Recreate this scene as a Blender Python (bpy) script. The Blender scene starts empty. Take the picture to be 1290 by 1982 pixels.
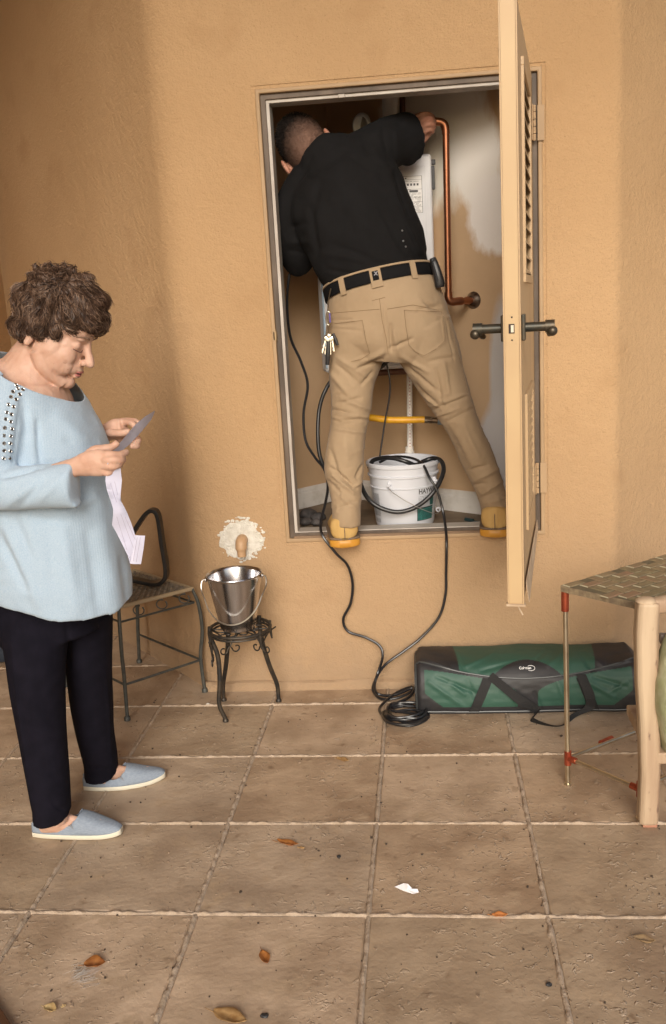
import bpy, bmesh, math, random
import numpy as np
from mathutils import Vector, Matrix
random.seed(7); rng = np.random.default_rng(7)
# light and exposure settings
SUN_EL_DEG, SUN_AZ_DEG, SUN_STR, SUN_ANG = 25, 3, 1.5, 26
SKY_STR, EXPO, PORCH_Y = .11, .55, -.2
S = bpy.context.scene
COL = S.collection

# ---------------------------------------------------------------- camera
R = np.array([[0.99417274, 0.03505929, 0.10193825],
              [0.09166493, 0.22269186, -0.97056987],
              [-0.05672831, 0.97425827, 0.21818047]])
FPX, CX, CY, CH = 1800.0, 645.0, 991.0, 1.45
cd = bpy.data.cameras.new('camera'); cam = bpy.data.objects.new('camera', cd); COL.objects.link(cam)
cd.sensor_fit = 'HORIZONTAL'; cd.sensor_width = 36.0; cd.lens = FPX/1290*36.0
cd.clip_start = 0.05; cd.clip_end = 400
M4 = Matrix([list(R[0])+[0], list(R[1])+[0], list(R[2])+[CH], [0, 0, 0, 1]])
cam.matrix_world = M4
S.camera = cam

# ---------------------------------------------------------------- light
w = bpy.data.worlds.new('World'); S.world = w; w.use_nodes = True
nt = w.node_tree; bg = nt.nodes['Background']
sky = nt.nodes.new('ShaderNodeTexSky'); sky.sky_type = 'NISHITA'; sky.sun_disc = False
SUN_EL, SUN_AZ = math.radians(SUN_EL_DEG), math.radians(SUN_AZ_DEG)   # azimuth measured from -Y (behind camera) towards +X
sky.sun_elevation = SUN_EL
sky.sun_rotation = math.pi - SUN_AZ
sky.air_density = 1.0; sky.dust_density = 3.0
nt.links.new(sky.outputs[0], bg.inputs[0]); bg.inputs[1].default_value = SKY_STR
sd = bpy.data.lights.new('sun', 'SUN'); sun = bpy.data.objects.new('sun', sd); COL.objects.link(sun)
sd.energy = SUN_STR; sd.angle = math.radians(SUN_ANG); sd.color = (1.0, 0.965, 0.92)
sdir = Vector((math.sin(SUN_AZ)*math.cos(SUN_EL), -math.cos(SUN_AZ)*math.cos(SUN_EL), math.sin(SUN_EL)))
sun.rotation_euler = sdir.to_track_quat('Z', 'Y').to_euler()
sun.location = sdir*20
S.view_settings.view_transform = 'Standard'; S.view_settings.look = 'None'
S.view_settings.gamma = 1.0; S.view_settings.use_curve_mapping = False
S.view_settings.exposure = EXPO

# ---------------------------------------------------------------- helpers
def ray(px, py): return R @ np.array([px-CX, -(py-CY), -FPX])
def at(px, py, Y):
    d = ray(px, py); p = d*(Y/d[1]); return np.array([p[0], p[1], p[2]+CH])
def onz(px, py, z=0.0):
    d = ray(px, py); p = d*((z-CH)/d[2]); return np.array([p[0], p[1], z])
def onplane(px, py, p0, n):
    d = ray(px, py); o = np.array([0, 0, CH]); p0 = np.array(p0, float); n = np.array(n, float)
    return o + d*((p0-o).dot(n)/d.dot(n))
def px2m(a, Y): return a*Y*1.03/FPX
def proj(P):
    q = (P-np.array([0, 0, CH])) @ R     # world->cam : R^T p
    return CX + FPX*q[:, 0]/(-q[:, 2]), CY - FPX*q[:, 1]/(-q[:, 2])

def lattice(n=64):
    return rng.random((n, n, n))
LAT = lattice(32)
def vnoise(P, s=1.0, seed=0):
    Q = P/s + seed*17.13 + 1000.0
    i = np.floor(Q).astype(int); f = Q-i; f = f*f*(3-2*f)
    n = 32; r = 0
    for dx in (0, 1):
        for dy in (0, 1):
            for dz in (0, 1):
                v = LAT[(i[:, 0]+dx) % n, (i[:, 1]+dy) % n, (i[:, 2]+dz) % n]
                r = r + v*(f[:, 0] if dx else 1-f[:, 0])*(f[:, 1] if dy else 1-f[:, 1])*(f[:, 2] if dz else 1-f[:, 2])
    return r*2-1

def crom(P, n):
    """Catmull-Rom resample of rows of P, n samples per span."""
    P = np.array(P, float)
    if len(P) < 3:
        t = np.linspace(0, 1, n+1)[:, None]; return P[0]*(1-t)+P[-1]*t
    E = np.vstack([2*P[0]-P[1], P, 2*P[-1]-P[-2]]); out = []
    for i in range(1, len(E)-2):
        p0, p1, p2, p3 = E[i-1], E[i], E[i+1], E[i+2]
        for k in range(n):
            t = k/n
            out.append(0.5*((2*p1)+(-p0+p2)*t+(2*p0-5*p1+4*p2-p3)*t*t+(-p0+3*p1-3*p2+p3)*t**3))
    out.append(P[-1]); return np.array(out)
def unit(v): return v/ (np.linalg.norm(v)+1e-12)

class MB:
    def __init__(s): s.v = []; s.f = []
    def add(s, V, F):
        b = len(s.v); s.v.extend([tuple(map(float, x)) for x in V]); s.f.extend([tuple(i+b for i in f) for f in F]); return s
    def box(s, c, d, rot=None):
        x, y, z = d[0]/2, d[1]/2, d[2]/2
        V = np.array([(a*x, b*y, e*z) for a in (-1, 1) for b in (-1, 1) for e in (-1, 1)])
        if rot is not None: V = V @ np.array(rot).T
        return s.add(V+np.array(c), [(0, 1, 3, 2), (4, 6, 7, 5), (0, 4, 5, 1), (2, 3, 7, 6), (0, 2, 6, 4), (1, 5, 7, 3)])
    def box2(s, a, b):
        a = np.array(a); b = np.array(b); return s.box((a+b)/2, np.abs(b-a))
    def rings(s, rings, cap=True, closed=False):
        n = len(rings[0]); b = len(s.v)
        for r in rings: s.v.extend([tuple(map(float, x)) for x in r])
        m = len(rings)
        for i in range(m-1 if not closed else m):
            i2 = (i+1) % m
            for j in range(n):
                k = (j+1) % n
                s.f.append((b+i*n+j, b+i*n+k, b+i2*n+k, b+i2*n+j))
        if cap and not closed:
            s.f.append(tuple(b+j for j in range(n))[::-1]); s.f.append(tuple(b+(m-1)*n+j for j in range(n)))
        return s
    def tube(s, pts, r, seg=8, n=0, closed=False, cap=True):
        pts = np.array(pts, float)
        rr = np.full(len(pts), r, float) if np.isscalar(r) else np.array(r, float)
        if n:
            if closed:
                k = len(pts); Q = np.vstack([pts, pts[:3]]); q = crom(np.vstack([pts[-1], Q]), n); pts = q[n:n+k*n]; rr = np.full(len(pts), rr[0])
            else:
                q = crom(np.column_stack([pts, rr]), n); pts = q[:, :3]; rr = q[:, 3]
        m = len(pts); T = np.zeros_like(pts)
        for i in range(m):
            if closed: T[i] = unit(pts[(i+1) % m]-pts[i-1])
            else: T[i] = unit(pts[min(i+1, m-1)]-pts[max(i-1, 0)])
        a = np.array([0, 0, 1.]) if abs(T[0][2]) < .9 else np.array([1., 0, 0])
        nrm = unit(np.cross(T[0], a)); RG = []
        for i in range(m):
            nrm = unit(nrm-nrm.dot(T[i])*T[i]); bn = np.cross(T[i], nrm)
            RG.append([pts[i]+rr[i]*(math.cos(2*math.pi*j/seg)*nrm+math.sin(2*math.pi*j/seg)*bn) for j in range(seg)])
        return s.rings(RG, cap, closed)
    def cyl(s, a, b, r, r2=None, seg=16): return s.tube([a, b], [r, r if r2 is None else r2], seg)
    def sweep(s, nodes, n=5, seg=28, e=2.0, view=(0, 1, 0), dome=True):
        """nodes: (px,py,Y,a_px,b_m) ellipse tube whose width lies across the view."""
        Q = []
        for q in nodes:
            p = at(q[0], q[1], q[2]); Q.append([*p, px2m(q[3], q[2]), q[4]])
        return s.esweep(Q, n, seg, e, view, dome)
    def esweep(s, Q, n=5, seg=28, e=2.0, view=(0, 1, 0), dome=True):
        Q = crom(Q, n); P = Q[:, :3]; m = len(P); RG = []; vw = np.array(view, float)
        for i in range(m):
            t = unit(P[min(i+1, m-1)]-P[max(i-1, 0)])
            lat = unit(np.cross(t, vw)); dep = np.cross(lat, t)
            ring = []
            for j in range(seg):
                a = 2*math.pi*j/seg; c, d = math.cos(a), math.sin(a)
                c = math.copysign(abs(c)**(2/e), c); d = math.copysign(abs(d)**(2/e), d)
                ring.append(P[i]+lat*Q[i, 3]*c+dep*Q[i, 4]*d)
            RG.append(ring)
        return s.rings(RG)
    def lathe(s, prof, c=(0, 0, 0), seg=32, axis=None, cap=True):
        RG = []
        for r, z in prof:
            RG.append([np.array([r*math.cos(2*math.pi*j/seg), r*math.sin(2*math.pi*j/seg), z]) for j in range(seg)])
        if axis is not None:
            q = np.array(Vector((0, 0, 1)).rotation_difference(Vector(axis)).to_matrix())
            RG = [[q @ p for p in r] for r in RG]
        RG = [[p+np.array(c) for p in r] for r in RG]
        return s.rings(RG, cap)
    def ell(s, c, r, rot=None, seg=16, rings=10):
        RG = []; c = np.array(c, float); r = (r, r, r) if np.isscalar(r) else r
        for i in range(1, rings):
            t = math.pi*i/rings
            RG.append([(math.sin(t)*math.cos(2*math.pi*j/seg)*r[0], math.sin(t)*math.sin(2*math.pi*j/seg)*r[1], math.cos(t)*r[2]) for j in range(seg)])
        RG = np.array(RG); pole = np.array([[0, 0, r[2]], [0, 0, -r[2]]], float)
        if rot is not None:
            q = np.array(rot); RG = RG @ q.T; pole = pole @ q.T
        b = len(s.v); s.rings(RG+c, cap=False)
        k = len(s.v); s.v.append(tuple(pole[0]+c)); s.v.append(tuple(pole[1]+c)); last = b+(rings-2)*seg
        for j in range(seg):
            j2 = (j+1) % seg
            s.f.append((k, b+j2, b+j)); s.f.append((k+1, last+j, last+j2))
        return s
    def prism(s, poly, vec):
        """closed polygon (3d points) extruded along vec"""
        P = np.array(poly, float); n = len(P); v = np.array(vec, float)
        return s.add(np.vstack([P, P+v]), [tuple(range(n))[::-1], tuple(range(n, 2*n))]+[(i, (i+1) % n, n+(i+1) % n, n+i) for i in range(n)])
    def me(s, name):
        m = bpy.data.meshes.new(name); m.from_pydata(s.v, [], s.f)
        bm = bmesh.new(); bm.from_mesh(m); bmesh.ops.recalc_face_normals(bm, faces=bm.faces); bm.to_mesh(m); bm.free(); return m

LOC = {}
def finish(name, me, mat, parent=None, origin=None, smooth=True, bevel=0, label=None, ang=40):
    o = bpy.data.objects.new(name, me); COL.objects.link(o)
    if mat is not None and not me.materials: me.materials.append(mat)
    if parent is not None: org = LOC[parent.name]
    elif origin is not None: org = np.array(origin, float)
    else:
        V = np.array([v.co for v in me.vertices]); org = np.array([V[:, 0].mean(), V[:, 1].mean(), V[:, 2].min()])
    me.transform(Matrix.Translation(-Vector(org)))
    if parent is not None: o.parent = parent
    else: o.location = org
    LOC[o.name] = org
    if smooth:
        me.shade_smooth()
        try: me.set_sharp_from_angle(angle=math.radians(ang))
        except Exception: pass
    if bevel:
        b = o.modifiers.new('bevel', 'BEVEL'); b.width = bevel; b.segments = 2; b.limit_method = 'ANGLE'; b.angle_limit = math.radians(35)
    if label: o['label'] = label
    return o
def part(mb, name, mat, parent=None, **k): return finish(name, mb.me(name), mat, parent, **k)
def tag(o, label, cat, group=None, kind=None):
    if label: o['label'] = label
    if cat: o['category'] = cat
    if group: o['group'] = group
    if kind: o['kind'] = kind
    return o
def thing(name, loc, label, cat, group=None):
    o = bpy.data.objects.new(name, None); COL.objects.link(o); o.location = loc; o.empty_display_size = .1
    LOC[o.name] = np.array(loc, float); return tag(o, label, cat, group)
def struct(o): o['kind'] = 'structure'; return o

def remesh(mb, vox, smooth=4, disp=None, sfac=.5):
    me = mb.me('tmp'); o = bpy.data.objects.new('tmp', me); COL.objects.link(o)
    r = o.modifiers.new('r', 'REMESH'); r.mode = 'VOXEL'; r.voxel_size = vox
    if smooth:
        q = o.modifiers.new('s', 'SMOOTH'); q.iterations = smooth; q.factor = sfac
    dg = bpy.context.evaluated_depsgraph_get(); dg.update()
    nm = bpy.data.meshes.new_from_object(o.evaluated_get(dg))
    bpy.data.objects.remove(o); bpy.data.meshes.remove(me)
    if disp is not None:
        n = len(nm.vertices); P = np.empty(n*3); nm.vertices.foreach_get('co', P); P = P.reshape(-1, 3)
        N = np.array([v.normal for v in nm.vertices])
        d = disp(P, N)
        P2 = P+N*d[:, None] if d.ndim == 1 else P+d
        nm.vertices.foreach_set('co', P2.ravel()); nm.update()
    return nm

def folds(segs, front_only=True):
    """segs (x0,y0,x1,y1,width_px,amp_m): ridges(+)/creases(-) laid along lines on the visible side"""
    def f(P, N):
        x, y = proj(P); D = np.zeros(len(P)); cam0 = np.array([0, 0, CH])
        v = cam0-P; v /= np.linalg.norm(v, axis=1)[:, None]; fr = np.clip((N*v).sum(1)*3, 0, 1)
        for x0, y0, x1, y1, wd, am in segs:
            dx, dy = x1-x0, y1-y0; L2 = dx*dx+dy*dy
            t = ((x-x0)*dx+(y-y0)*dy)/L2; tc = np.clip(t, 0, 1)
            d = np.hypot(x-(x0+tc*dx), y-(y0+tc*dy))
            # slight waviness and taper to the ends
            tap = np.sin(np.pi*np.clip(t*.86+.07, 0, 1))**.6
            D += am*np.exp(-(d/wd)**2)*tap
        return D*fr
    return f

# ---------------------------------------------------------------- materials
def _n(nt, t, **k):
    n = nt.nodes.new(t)
    for a, b in k.items(): setattr(n, a, b)
    return n
def mat(name, col, rough=.6, metal=0, col2=None, nscale=8, nlow=.35, nhigh=.65, detail=6, bump=0, bscale=200, bdist=.002, bump2=0, b2scale=20, b2dist=.01, spec=.5, stretch=None, sheen=0, coat=0, sss=0, trans=0):
    m = bpy.data.materials.new(name); m.use_nodes = True; nt = m.node_tree; b = nt.nodes['Principled BSDF']
    b.inputs['Base Color'].default_value = (*col, 1); b.inputs['Roughness'].default_value = rough; b.inputs['Metallic'].default_value = metal
    b.inputs['Specular IOR Level'].default_value = spec
    if sheen: b.inputs['Sheen Weight'].default_value = sheen
    if coat: b.inputs['Coat Weight'].default_value = coat; b.inputs['Coat Roughness'].default_value = .15
    if sss:
        b.inputs['Subsurface Weight'].default_value = sss; b.inputs['Subsurface Radius'].default_value = (.012, .004, .002); b.inputs['Subsurface Scale'].default_value = 1.0
    tc = _n(nt, 'ShaderNodeNewGeometry'); vec = tc.outputs['Position']
    if stretch:
        mp = _n(nt, 'ShaderNodeMapping'); mp.inputs['Scale'].default_value = stretch; nt.links.new(vec, mp.inputs[0]); vec = mp.outputs[0]
    if col2 is not None:
        no = _n(nt, 'ShaderNodeTexNoise'); no.inputs['Scale'].default_value = nscale; no.inputs['Detail'].default_value = detail; nt.links.new(vec, no.inputs['Vector'])
        rp = _n(nt, 'ShaderNodeValToRGB'); rp.color_ramp.elements[0].position = nlow; rp.color_ramp.elements[1].position = nhigh
        rp.color_ramp.elements[0].color = (*col, 1); rp.color_ramp.elements[1].color = (*col2, 1)
        nt.links.new(no.outputs['Fac'], rp.inputs[0]); nt.links.new(rp.outputs[0], b.inputs['Base Color'])
    last = None
    for (st, sc, di) in ((bump, bscale, bdist), (bump2, b2scale, b2dist)):
        if st:
            no = _n(nt, 'ShaderNodeTexNoise'); no.inputs['Scale'].default_value = sc; no.inputs['Detail'].default_value = 4; nt.links.new(vec, no.inputs['Vector'])
            bu = _n(nt, 'ShaderNodeBump'); bu.inputs['Strength'].default_value = st; bu.inputs['Distance'].default_value = di
            nt.links.new(no.outputs['Fac'], bu.inputs['Height'])
            if last: nt.links.new(last.outputs[0], bu.inputs['Normal'])
            last = bu
    if last: nt.links.new(last.outputs[0], b.inputs['Normal'])
    return m
def mix_in(m, fac_socket, col, target='Base Color'):
    """blend another colour over the base colour of m by a factor socket"""
    nt = m.node_tree; b = nt.nodes['Principled BSDF']; mx = _n(nt, 'ShaderNodeMix', data_type='RGBA')
    src = b.inputs[target].links[0].from_socket if b.inputs[target].links else None
    if src: nt.links.new(src, mx.inputs[6])
    else: mx.inputs[6].default_value = b.inputs[target].default_value
    mx.inputs[7].default_value = (*col, 1); nt.links.new(fac_socket, mx.inputs[0]); nt.links.new(mx.outputs[2], b.inputs[target]); return mx
def noise_mask(nt, scale, lo, hi, detail=5, stretch=None, off=(0, 0, 0)):
    g = _n(nt, 'ShaderNodeNewGeometry'); mp = _n(nt, 'ShaderNodeMapping'); mp.inputs['Location'].default_value = off
    if stretch: mp.inputs['Scale'].default_value = stretch
    nt.links.new(g.outputs['Position'], mp.inputs[0])
    no = _n(nt, 'ShaderNodeTexNoise'); no.inputs['Scale'].default_value = scale; no.inputs['Detail'].default_value = detail; nt.links.new(mp.outputs[0], no.inputs['Vector'])
    mr = _n(nt, 'ShaderNodeMapRange'); mr.inputs[1].default_value = lo; mr.inputs[2].default_value = hi; nt.links.new(no.outputs['Fac'], mr.inputs[0]); return mr.outputs[0]
def blob_mask(nt, c, r, nscale, namp, soft=.15, scl=(1, 1, 1)):
    """ragged patch: 1 inside an ellipse of radii r around c, edge roughened by noise"""
    g = _n(nt, 'ShaderNodeNewGeometry')
    sb = _n(nt, 'ShaderNodeVectorMath', operation='SUBTRACT'); sb.inputs[1].default_value = c; nt.links.new(g.outputs['Position'], sb.inputs[0])
    dv = _n(nt, 'ShaderNodeVectorMath', operation='DIVIDE'); dv.inputs[1].default_value = r; nt.links.new(sb.outputs[0], dv.inputs[0])
    ln = _n(nt, 'ShaderNodeVectorMath', operation='LENGTH'); nt.links.new(dv.outputs[0], ln.inputs[0])
    mp = _n(nt, 'ShaderNodeMapping'); mp.inputs['Scale'].default_value = scl; nt.links.new(g.outputs['Position'], mp.inputs[0])
    no = _n(nt, 'ShaderNodeTexNoise'); no.inputs['Scale'].default_value = nscale; no.inputs['Detail'].default_value = 6; no.inputs['Roughness'].default_value = .65; nt.links.new(mp.outputs[0], no.inputs['Vector'])
    ma = _n(nt, 'ShaderNodeMath', operation='MULTIPLY_ADD'); ma.inputs[1].default_value = namp; nt.links.new(no.outputs['Fac'], ma.inputs[0]); nt.links.new(ln.outputs['Value'], ma.inputs[2])
    mr = _n(nt, 'ShaderNodeMapRange'); mr.inputs[1].default_value = 1+namp*.5+soft/2; mr.inputs[2].default_value = 1+namp*.5-soft/2; nt.links.new(ma.outputs[0], mr.inputs[0]); return mr.outputs[0]
# ================================================================ SETTING
STUCCO = mat('stucco', (.48, .318, .175), .9, col2=(.44, .285, .152), nscale=1.6, bump=.8, bscale=150, bdist=.0035, bump2=.5, b2scale=45, b2dist=.008, spec=.2)
mix_in(STUCCO, noise_mask(STUCCO.node_tree, 5, .58, .8), (.40, .25, .13))
mix_in(STUCCO, noise_mask(STUCCO.node_tree, 120, .72, .8), (.62, .45, .28))
mix_in(STUCCO, noise_mask(STUCCO.node_tree, 230, .56, .70, 2), (.40, .262, .14))
mix_in(STUCCO, noise_mask(STUCCO.node_tree, 2.4, .60, .78, 8, (1, 1, .25), (4, 0, 2)), (.37, .245, .14))
mix_in(STUCCO, noise_mask(STUCCO.node_tree, 70, .74, .78, 3, off=(2, 5, 1)), (.25, .16, .09))
# splash dirt in the lowest hand's breadth, then a broad dusty band above
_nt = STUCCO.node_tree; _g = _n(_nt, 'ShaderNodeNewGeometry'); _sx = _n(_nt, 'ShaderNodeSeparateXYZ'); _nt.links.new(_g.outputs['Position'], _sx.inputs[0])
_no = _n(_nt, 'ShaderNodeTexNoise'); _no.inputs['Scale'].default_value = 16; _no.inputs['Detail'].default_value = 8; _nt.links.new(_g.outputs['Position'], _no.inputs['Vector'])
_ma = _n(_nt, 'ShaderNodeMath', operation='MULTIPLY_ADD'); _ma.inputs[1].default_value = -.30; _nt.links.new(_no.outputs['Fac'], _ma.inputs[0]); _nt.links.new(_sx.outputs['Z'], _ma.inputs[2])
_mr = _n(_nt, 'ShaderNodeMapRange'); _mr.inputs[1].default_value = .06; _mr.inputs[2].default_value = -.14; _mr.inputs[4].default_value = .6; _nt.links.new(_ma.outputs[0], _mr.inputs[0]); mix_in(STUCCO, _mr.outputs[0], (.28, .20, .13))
_mr2 = _n(_nt, 'ShaderNodeMapRange'); _mr2.inputs[1].default_value = .95; _mr2.inputs[2].default_value = -.10; _mr2.inputs[4].default_value = .5; _nt.links.new(_ma.outputs[0], _mr2.inputs[0]); mix_in(STUCCO, _mr2.outputs[0], (.35, .25, .165))  # dusty tint that also paints shade onto the lower wall
CURB = mat('stucco_curb', (.50, .34, .20), .9, col2=(.42, .28, .17), nscale=14, bump=.5, bscale=150, bdist=.003, bump2=.5, b2scale=30, b2dist=.01, spec=.2)
TRIM = mat('trim_paint', (.42, .285, .16), .6, col2=(.35, .235, .13), nscale=6, bump=.2, bscale=60, bdist=.001)
FRAMEDARK = mat('gap_shade_jamb', (.06, .042, .03), .6, col2=(.15, .11, .08), nscale=12, stretch=(1, 1, .3), bump=.3, bscale=60)  # brown jamb, darkened to stand in for the shaded gap beside the door
FRAMEWHITE = mat('white_stop', (.52, .48, .43), .5, col2=(.40, .35, .30), nscale=9)
INNER = mat('closet_wall', (.60, .42, .26), .85, col2=(.53, .37, .225), nscale=3, bump=.3, bscale=90, bdist=.002, bump2=.3, b2scale=14, b2dist=.006, spec=.2)
BASEB = mat('baseboard_white', (.68, .66, .63), .5, col2=(.5, .47, .42), nscale=18, nlow=.5, nhigh=.8)
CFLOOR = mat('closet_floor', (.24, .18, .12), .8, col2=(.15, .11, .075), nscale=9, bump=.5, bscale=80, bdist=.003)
YW = 3.34
# ---- floor
GROUT = mat('grout', (.45, .355, .265), .9, col2=(.38, .29, .205), nscale=38, nlow=.42, nhigh=.62, bump=.8, bscale=130, bdist=.004)
fl = MB().box2((-9, -9, -.1), (9, 9, -.006))
FLOOR = struct(part(fl, 'floor', GROUT, origin=(0, 0, 0), smooth=False)); FLOOR['label'] = 'brown patio floor of square stone look tiles'
TM = []
for k in range(4):
    m = mat('floor_tile_%d' % k, ((.55, .50, .47, .43)[k], (.415, .385, .345, .325)[k], (.292, .275, .232, .222)[k]), .6, col2=((.35, .33, .30, .31)[k], (.252, .245, .205, .225)[k], (.168, .17, .13, .148)[k]), nscale=5.5, nlow=.36, nhigh=.66, detail=12, bump=.5, bscale=70, bdist=.003, bump2=.5, b2scale=11, b2dist=.012, spec=.45)
    nt = m.node_tree
    mix_in(m, noise_mask(nt, 13, .55, .70, 10), (.42, .31, .205))
    mix_in(m, noise_mask(nt, 20, .62, .76, 10, off=(3, 1, 0)), (.235, .158, .098))
    mix_in(m, noise_mask(nt, 2.2, .56, .75, 4, off=(7, 1, 0)), (.29, .205, .135))
    # chipped, pitted relief
    b = nt.nodes['Principled BSDF']; g = _n(nt, 'ShaderNodeNewGeometry')
    mp = _n(nt, 'ShaderNodeMapping'); mp.inputs['Scale'].default_value = (1, 1.0, 1); nt.links.new(g.outputs['Position'], mp.inputs[0])
    dist = _n(nt, 'ShaderNodeTexNoise'); dist.inputs['Scale'].default_value = 30; dist.inputs['Detail'].default_value = 3; nt.links.new(mp.outputs[0], dist.inputs['Vector'])
    mul = _n(nt, 'ShaderNodeVectorMath', operation='SCALE'); mul.inputs['Scale'].default_value = .06; nt.links.new(dist.outputs['Color'], mul.inputs[0])
    ad = _n(nt, 'ShaderNodeVectorMath', operation='ADD'); nt.links.new(mp.outputs[0], ad.inputs[0]); nt.links.new(mul.outputs[0], ad.inputs[1])
    vo = _n(nt, 'ShaderNodeTexNoise'); vo.inputs['Scale'].default_value = 55; vo.inputs['Detail'].default_value = 2; nt.links.new(ad.outputs[0], vo.inputs['Vector'])
    mr = _n(nt, 'ShaderNodeMapRange'); mr.inputs[1].default_value = .60; mr.inputs[2].default_value = .70; nt.links.new(vo.outputs['Fac'], mr.inputs[0])
    area = noise_mask(nt, 3.2, .44, .62, 3, off=(1, 9, 0)); mm = _n(nt, 'ShaderNodeMath', operation='MULTIPLY'); nt.links.new(mr.outputs[0], mm.inputs[0]); nt.links.new(area, mm.inputs[1])
    bu = _n(nt, 'ShaderNodeBump'); bu.inputs['Strength'].default_value = .9; bu.inputs['Distance'].default_value = .0035
    nt.links.new(mm.outputs[0], bu.inputs['Height']); nt.links.new(b.inputs['Normal'].links[0].from_socket, bu.inputs['Normal']); nt.links.new(bu.outputs[0], b.inputs['Normal'])
    mm2 = _n(nt, 'ShaderNodeMath', operation='MULTIPLY'); mm2.inputs[1].default_value = .7; nt.links.new(mm.outputs[0], mm2.inputs[0]); mix_in(m, mm2.outputs[0], (.50, .40, .30))
    TM.append(m)
PX, PY = .4283, .4065
JX = [-.178+PX*k for k in range(-6, 7)]; JY = [1.98+PY*k for k in range(-8, 9)]
tmesh = []
for k in range(8):
    hx, hy = PX/2-.005, PY/2-.005; c = .0035
    j = [rng.normal(0, .0012, 2) for _ in range(4)]
    base = [(-hx, -hy), (hx, -hy), (hx, hy), (-hx, hy)]
    o_ = [(p[0]+j[i][0], p[1]+j[i][1]) for i, p in enumerate(base)]; i_ = [(p[0]*(1-c/hx), p[1]*(1-c/hy)) for p in o_]
    V = [(x, y, -.008) for x, y in o_]+[(x, y, -.003) for x, y in o_]+[(x, y, rng.normal(0, .0004)) for x, y in i_]
    F = [(8, 9, 10, 11)]+[(a, (a+1) % 4, 4+(a+1) % 4, 4+a) for a in range(4)]+[(4+a, 4+(a+1) % 4, 8+(a+1) % 4, 8+a) for a in range(4)]
    me = bpy.data.meshes.new('tile'); me.from_pydata(V, [], F); me.materials.append(TM[k % 4]); tmesh.append(me)
for iy in range(len(JY)-1):
    for ix in range(len(JX)-1):
        cx, cy = (JX[ix]+JX[ix+1])/2, (JY[iy]+JY[iy+1])/2
        if cy > YW+.25 and cx > -1.1: continue
        if cx < -1.1 and cy > 3.9 + (-1.1-cx)*1.1: continue
        o = bpy.data.objects.new('tile', tmesh[int(rng.integers(8))]); COL.objects.link(o); o.parent = FLOOR; o.location = (cx, cy, 0)
# lumpy raised grout joints
def ridge(p0, p1, w0, seed):
    p0 = np.array(p0, float); p1 = np.array(p1, float); L = np.linalg.norm(p1-p0); t = (p1-p0)/L; s_ = np.array([-t[1], t[0], 0]); n = int(L/.006)
    u = np.linspace(0, 1, n+1); P = p0+(p1-p0)*u[:, None]; a = vnoise(P, .035, seed); b_ = vnoise(P, .014, seed+3); c_ = vnoise(P, .12, seed+5)
    mb = MB(); V = []; F = []
    for i in range(n+1):
        wd = w0*1.08*(1+.34*a[i]+.34*b_[i]); h = .0036+.0024*b_[i]+.0016*a[i]; off = s_*(.0026*c_[i]+.0016*b_[i])
        for k, (q, z) in enumerate(((-1, -.006), (-.85, .0004), (-.35, h), (.35, h*.95), (.85, .0004), (1, -.006))):
            V.append(P[i]+off+s_*wd*q+np.array([0, 0, z]))
    for i in range(n):
        for k in range(5): F.append((i*6+k, i*6+k+1, i*6+6+k+1, i*6+6+k))
    return mb.add(V, F)
for k, x in enumerate(JX):
    y1 = YW-.004 if x > -.86 else min(4.9, YW+(-.88-x)*1.083-.01)
    part(ridge((x, JY[0], 0), (x, y1, 0), .0062, k), 'grout_joint', GROUT, FLOOR)
for k, y in enumerate(JY):
    if y < YW: x0, x1 = JX[0], JX[-1]
    else: x0, x1 = JX[0], -.93-(y-YW)/1.083
    if x1-x0 < .3: continue
    part(ridge((x0, y, .0002), (x1, y, .0002), .0068, 40+k), 'grout_joint', GROUT, FLOOR)
# yard ground beyond the patio
GR = mat('yard', (.16, .14, .09), .9, col2=(.09, .10, .04), nscale=2, bump=.5, bscale=20)
struct(part(MB().box2((-90, -90, -.3), (90, 90, -.12)), 'ground', GR, origin=(0, 0, -.3), smooth=False))

# ---- house wall with angled wings
WALL = thing('house_wall', (0, YW, 0), 'ochre stucco house wall with angled wings and a raised closet opening', 'wall')
OX0, OX1, OZ0, OZ1 = -.545, .432, .576, 2.182
def rounded_path(c, d0, d1, r, n):   # corner c, incoming dir d0, outgoing d1
    c, d0, d1 = map(lambda a: np.array(a, float), (c, d0, d1)); p0, p2 = c-unit(d0)*r, c+unit(d1)*r
    return [(1-t)**2*p0+2*t*(1-t)*c+t*t*p2 for t in np.linspace(0, 1, n)]
CL, CR_ = np.array([-.872, YW]), np.array([.668, YW])
dl = unit(np.array([-.60, .65])); dr = unit(np.array([.66, .70]))
ZT = 4.3
def wallstrip(path, z0, z1, th=.12):
    P = [np.array(p) for p in path]; m = len(P); N = []
    for i in range(m):
        t = unit(P[min(i+1, m-1)]-P[max(i-1, 0)]); N.append(np.array([-t[1], t[0]]))
    RG = []
    for i in range(m):
        q = P[i]+N[i]*th
        RG.append([(P[i][0], P[i][1], z0), (P[i][0], P[i][1], z1), (q[0], q[1], z1), (q[0], q[1], z0)])
    return MB().rings(RG)
left = [CL+dl*2.3]+rounded_path(CL, -dl, (1, 0), .075, 9)+[np.array([OX0, YW])]
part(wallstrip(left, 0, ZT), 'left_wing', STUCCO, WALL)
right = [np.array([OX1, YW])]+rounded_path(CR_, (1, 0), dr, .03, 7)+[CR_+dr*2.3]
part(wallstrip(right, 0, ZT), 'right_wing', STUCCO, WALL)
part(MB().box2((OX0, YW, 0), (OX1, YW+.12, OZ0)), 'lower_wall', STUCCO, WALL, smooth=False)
part(MB().box2((OX0, YW, OZ1), (OX1, YW+.12, ZT)), 'upper_wall', STUCCO, WALL, smooth=False)
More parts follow.
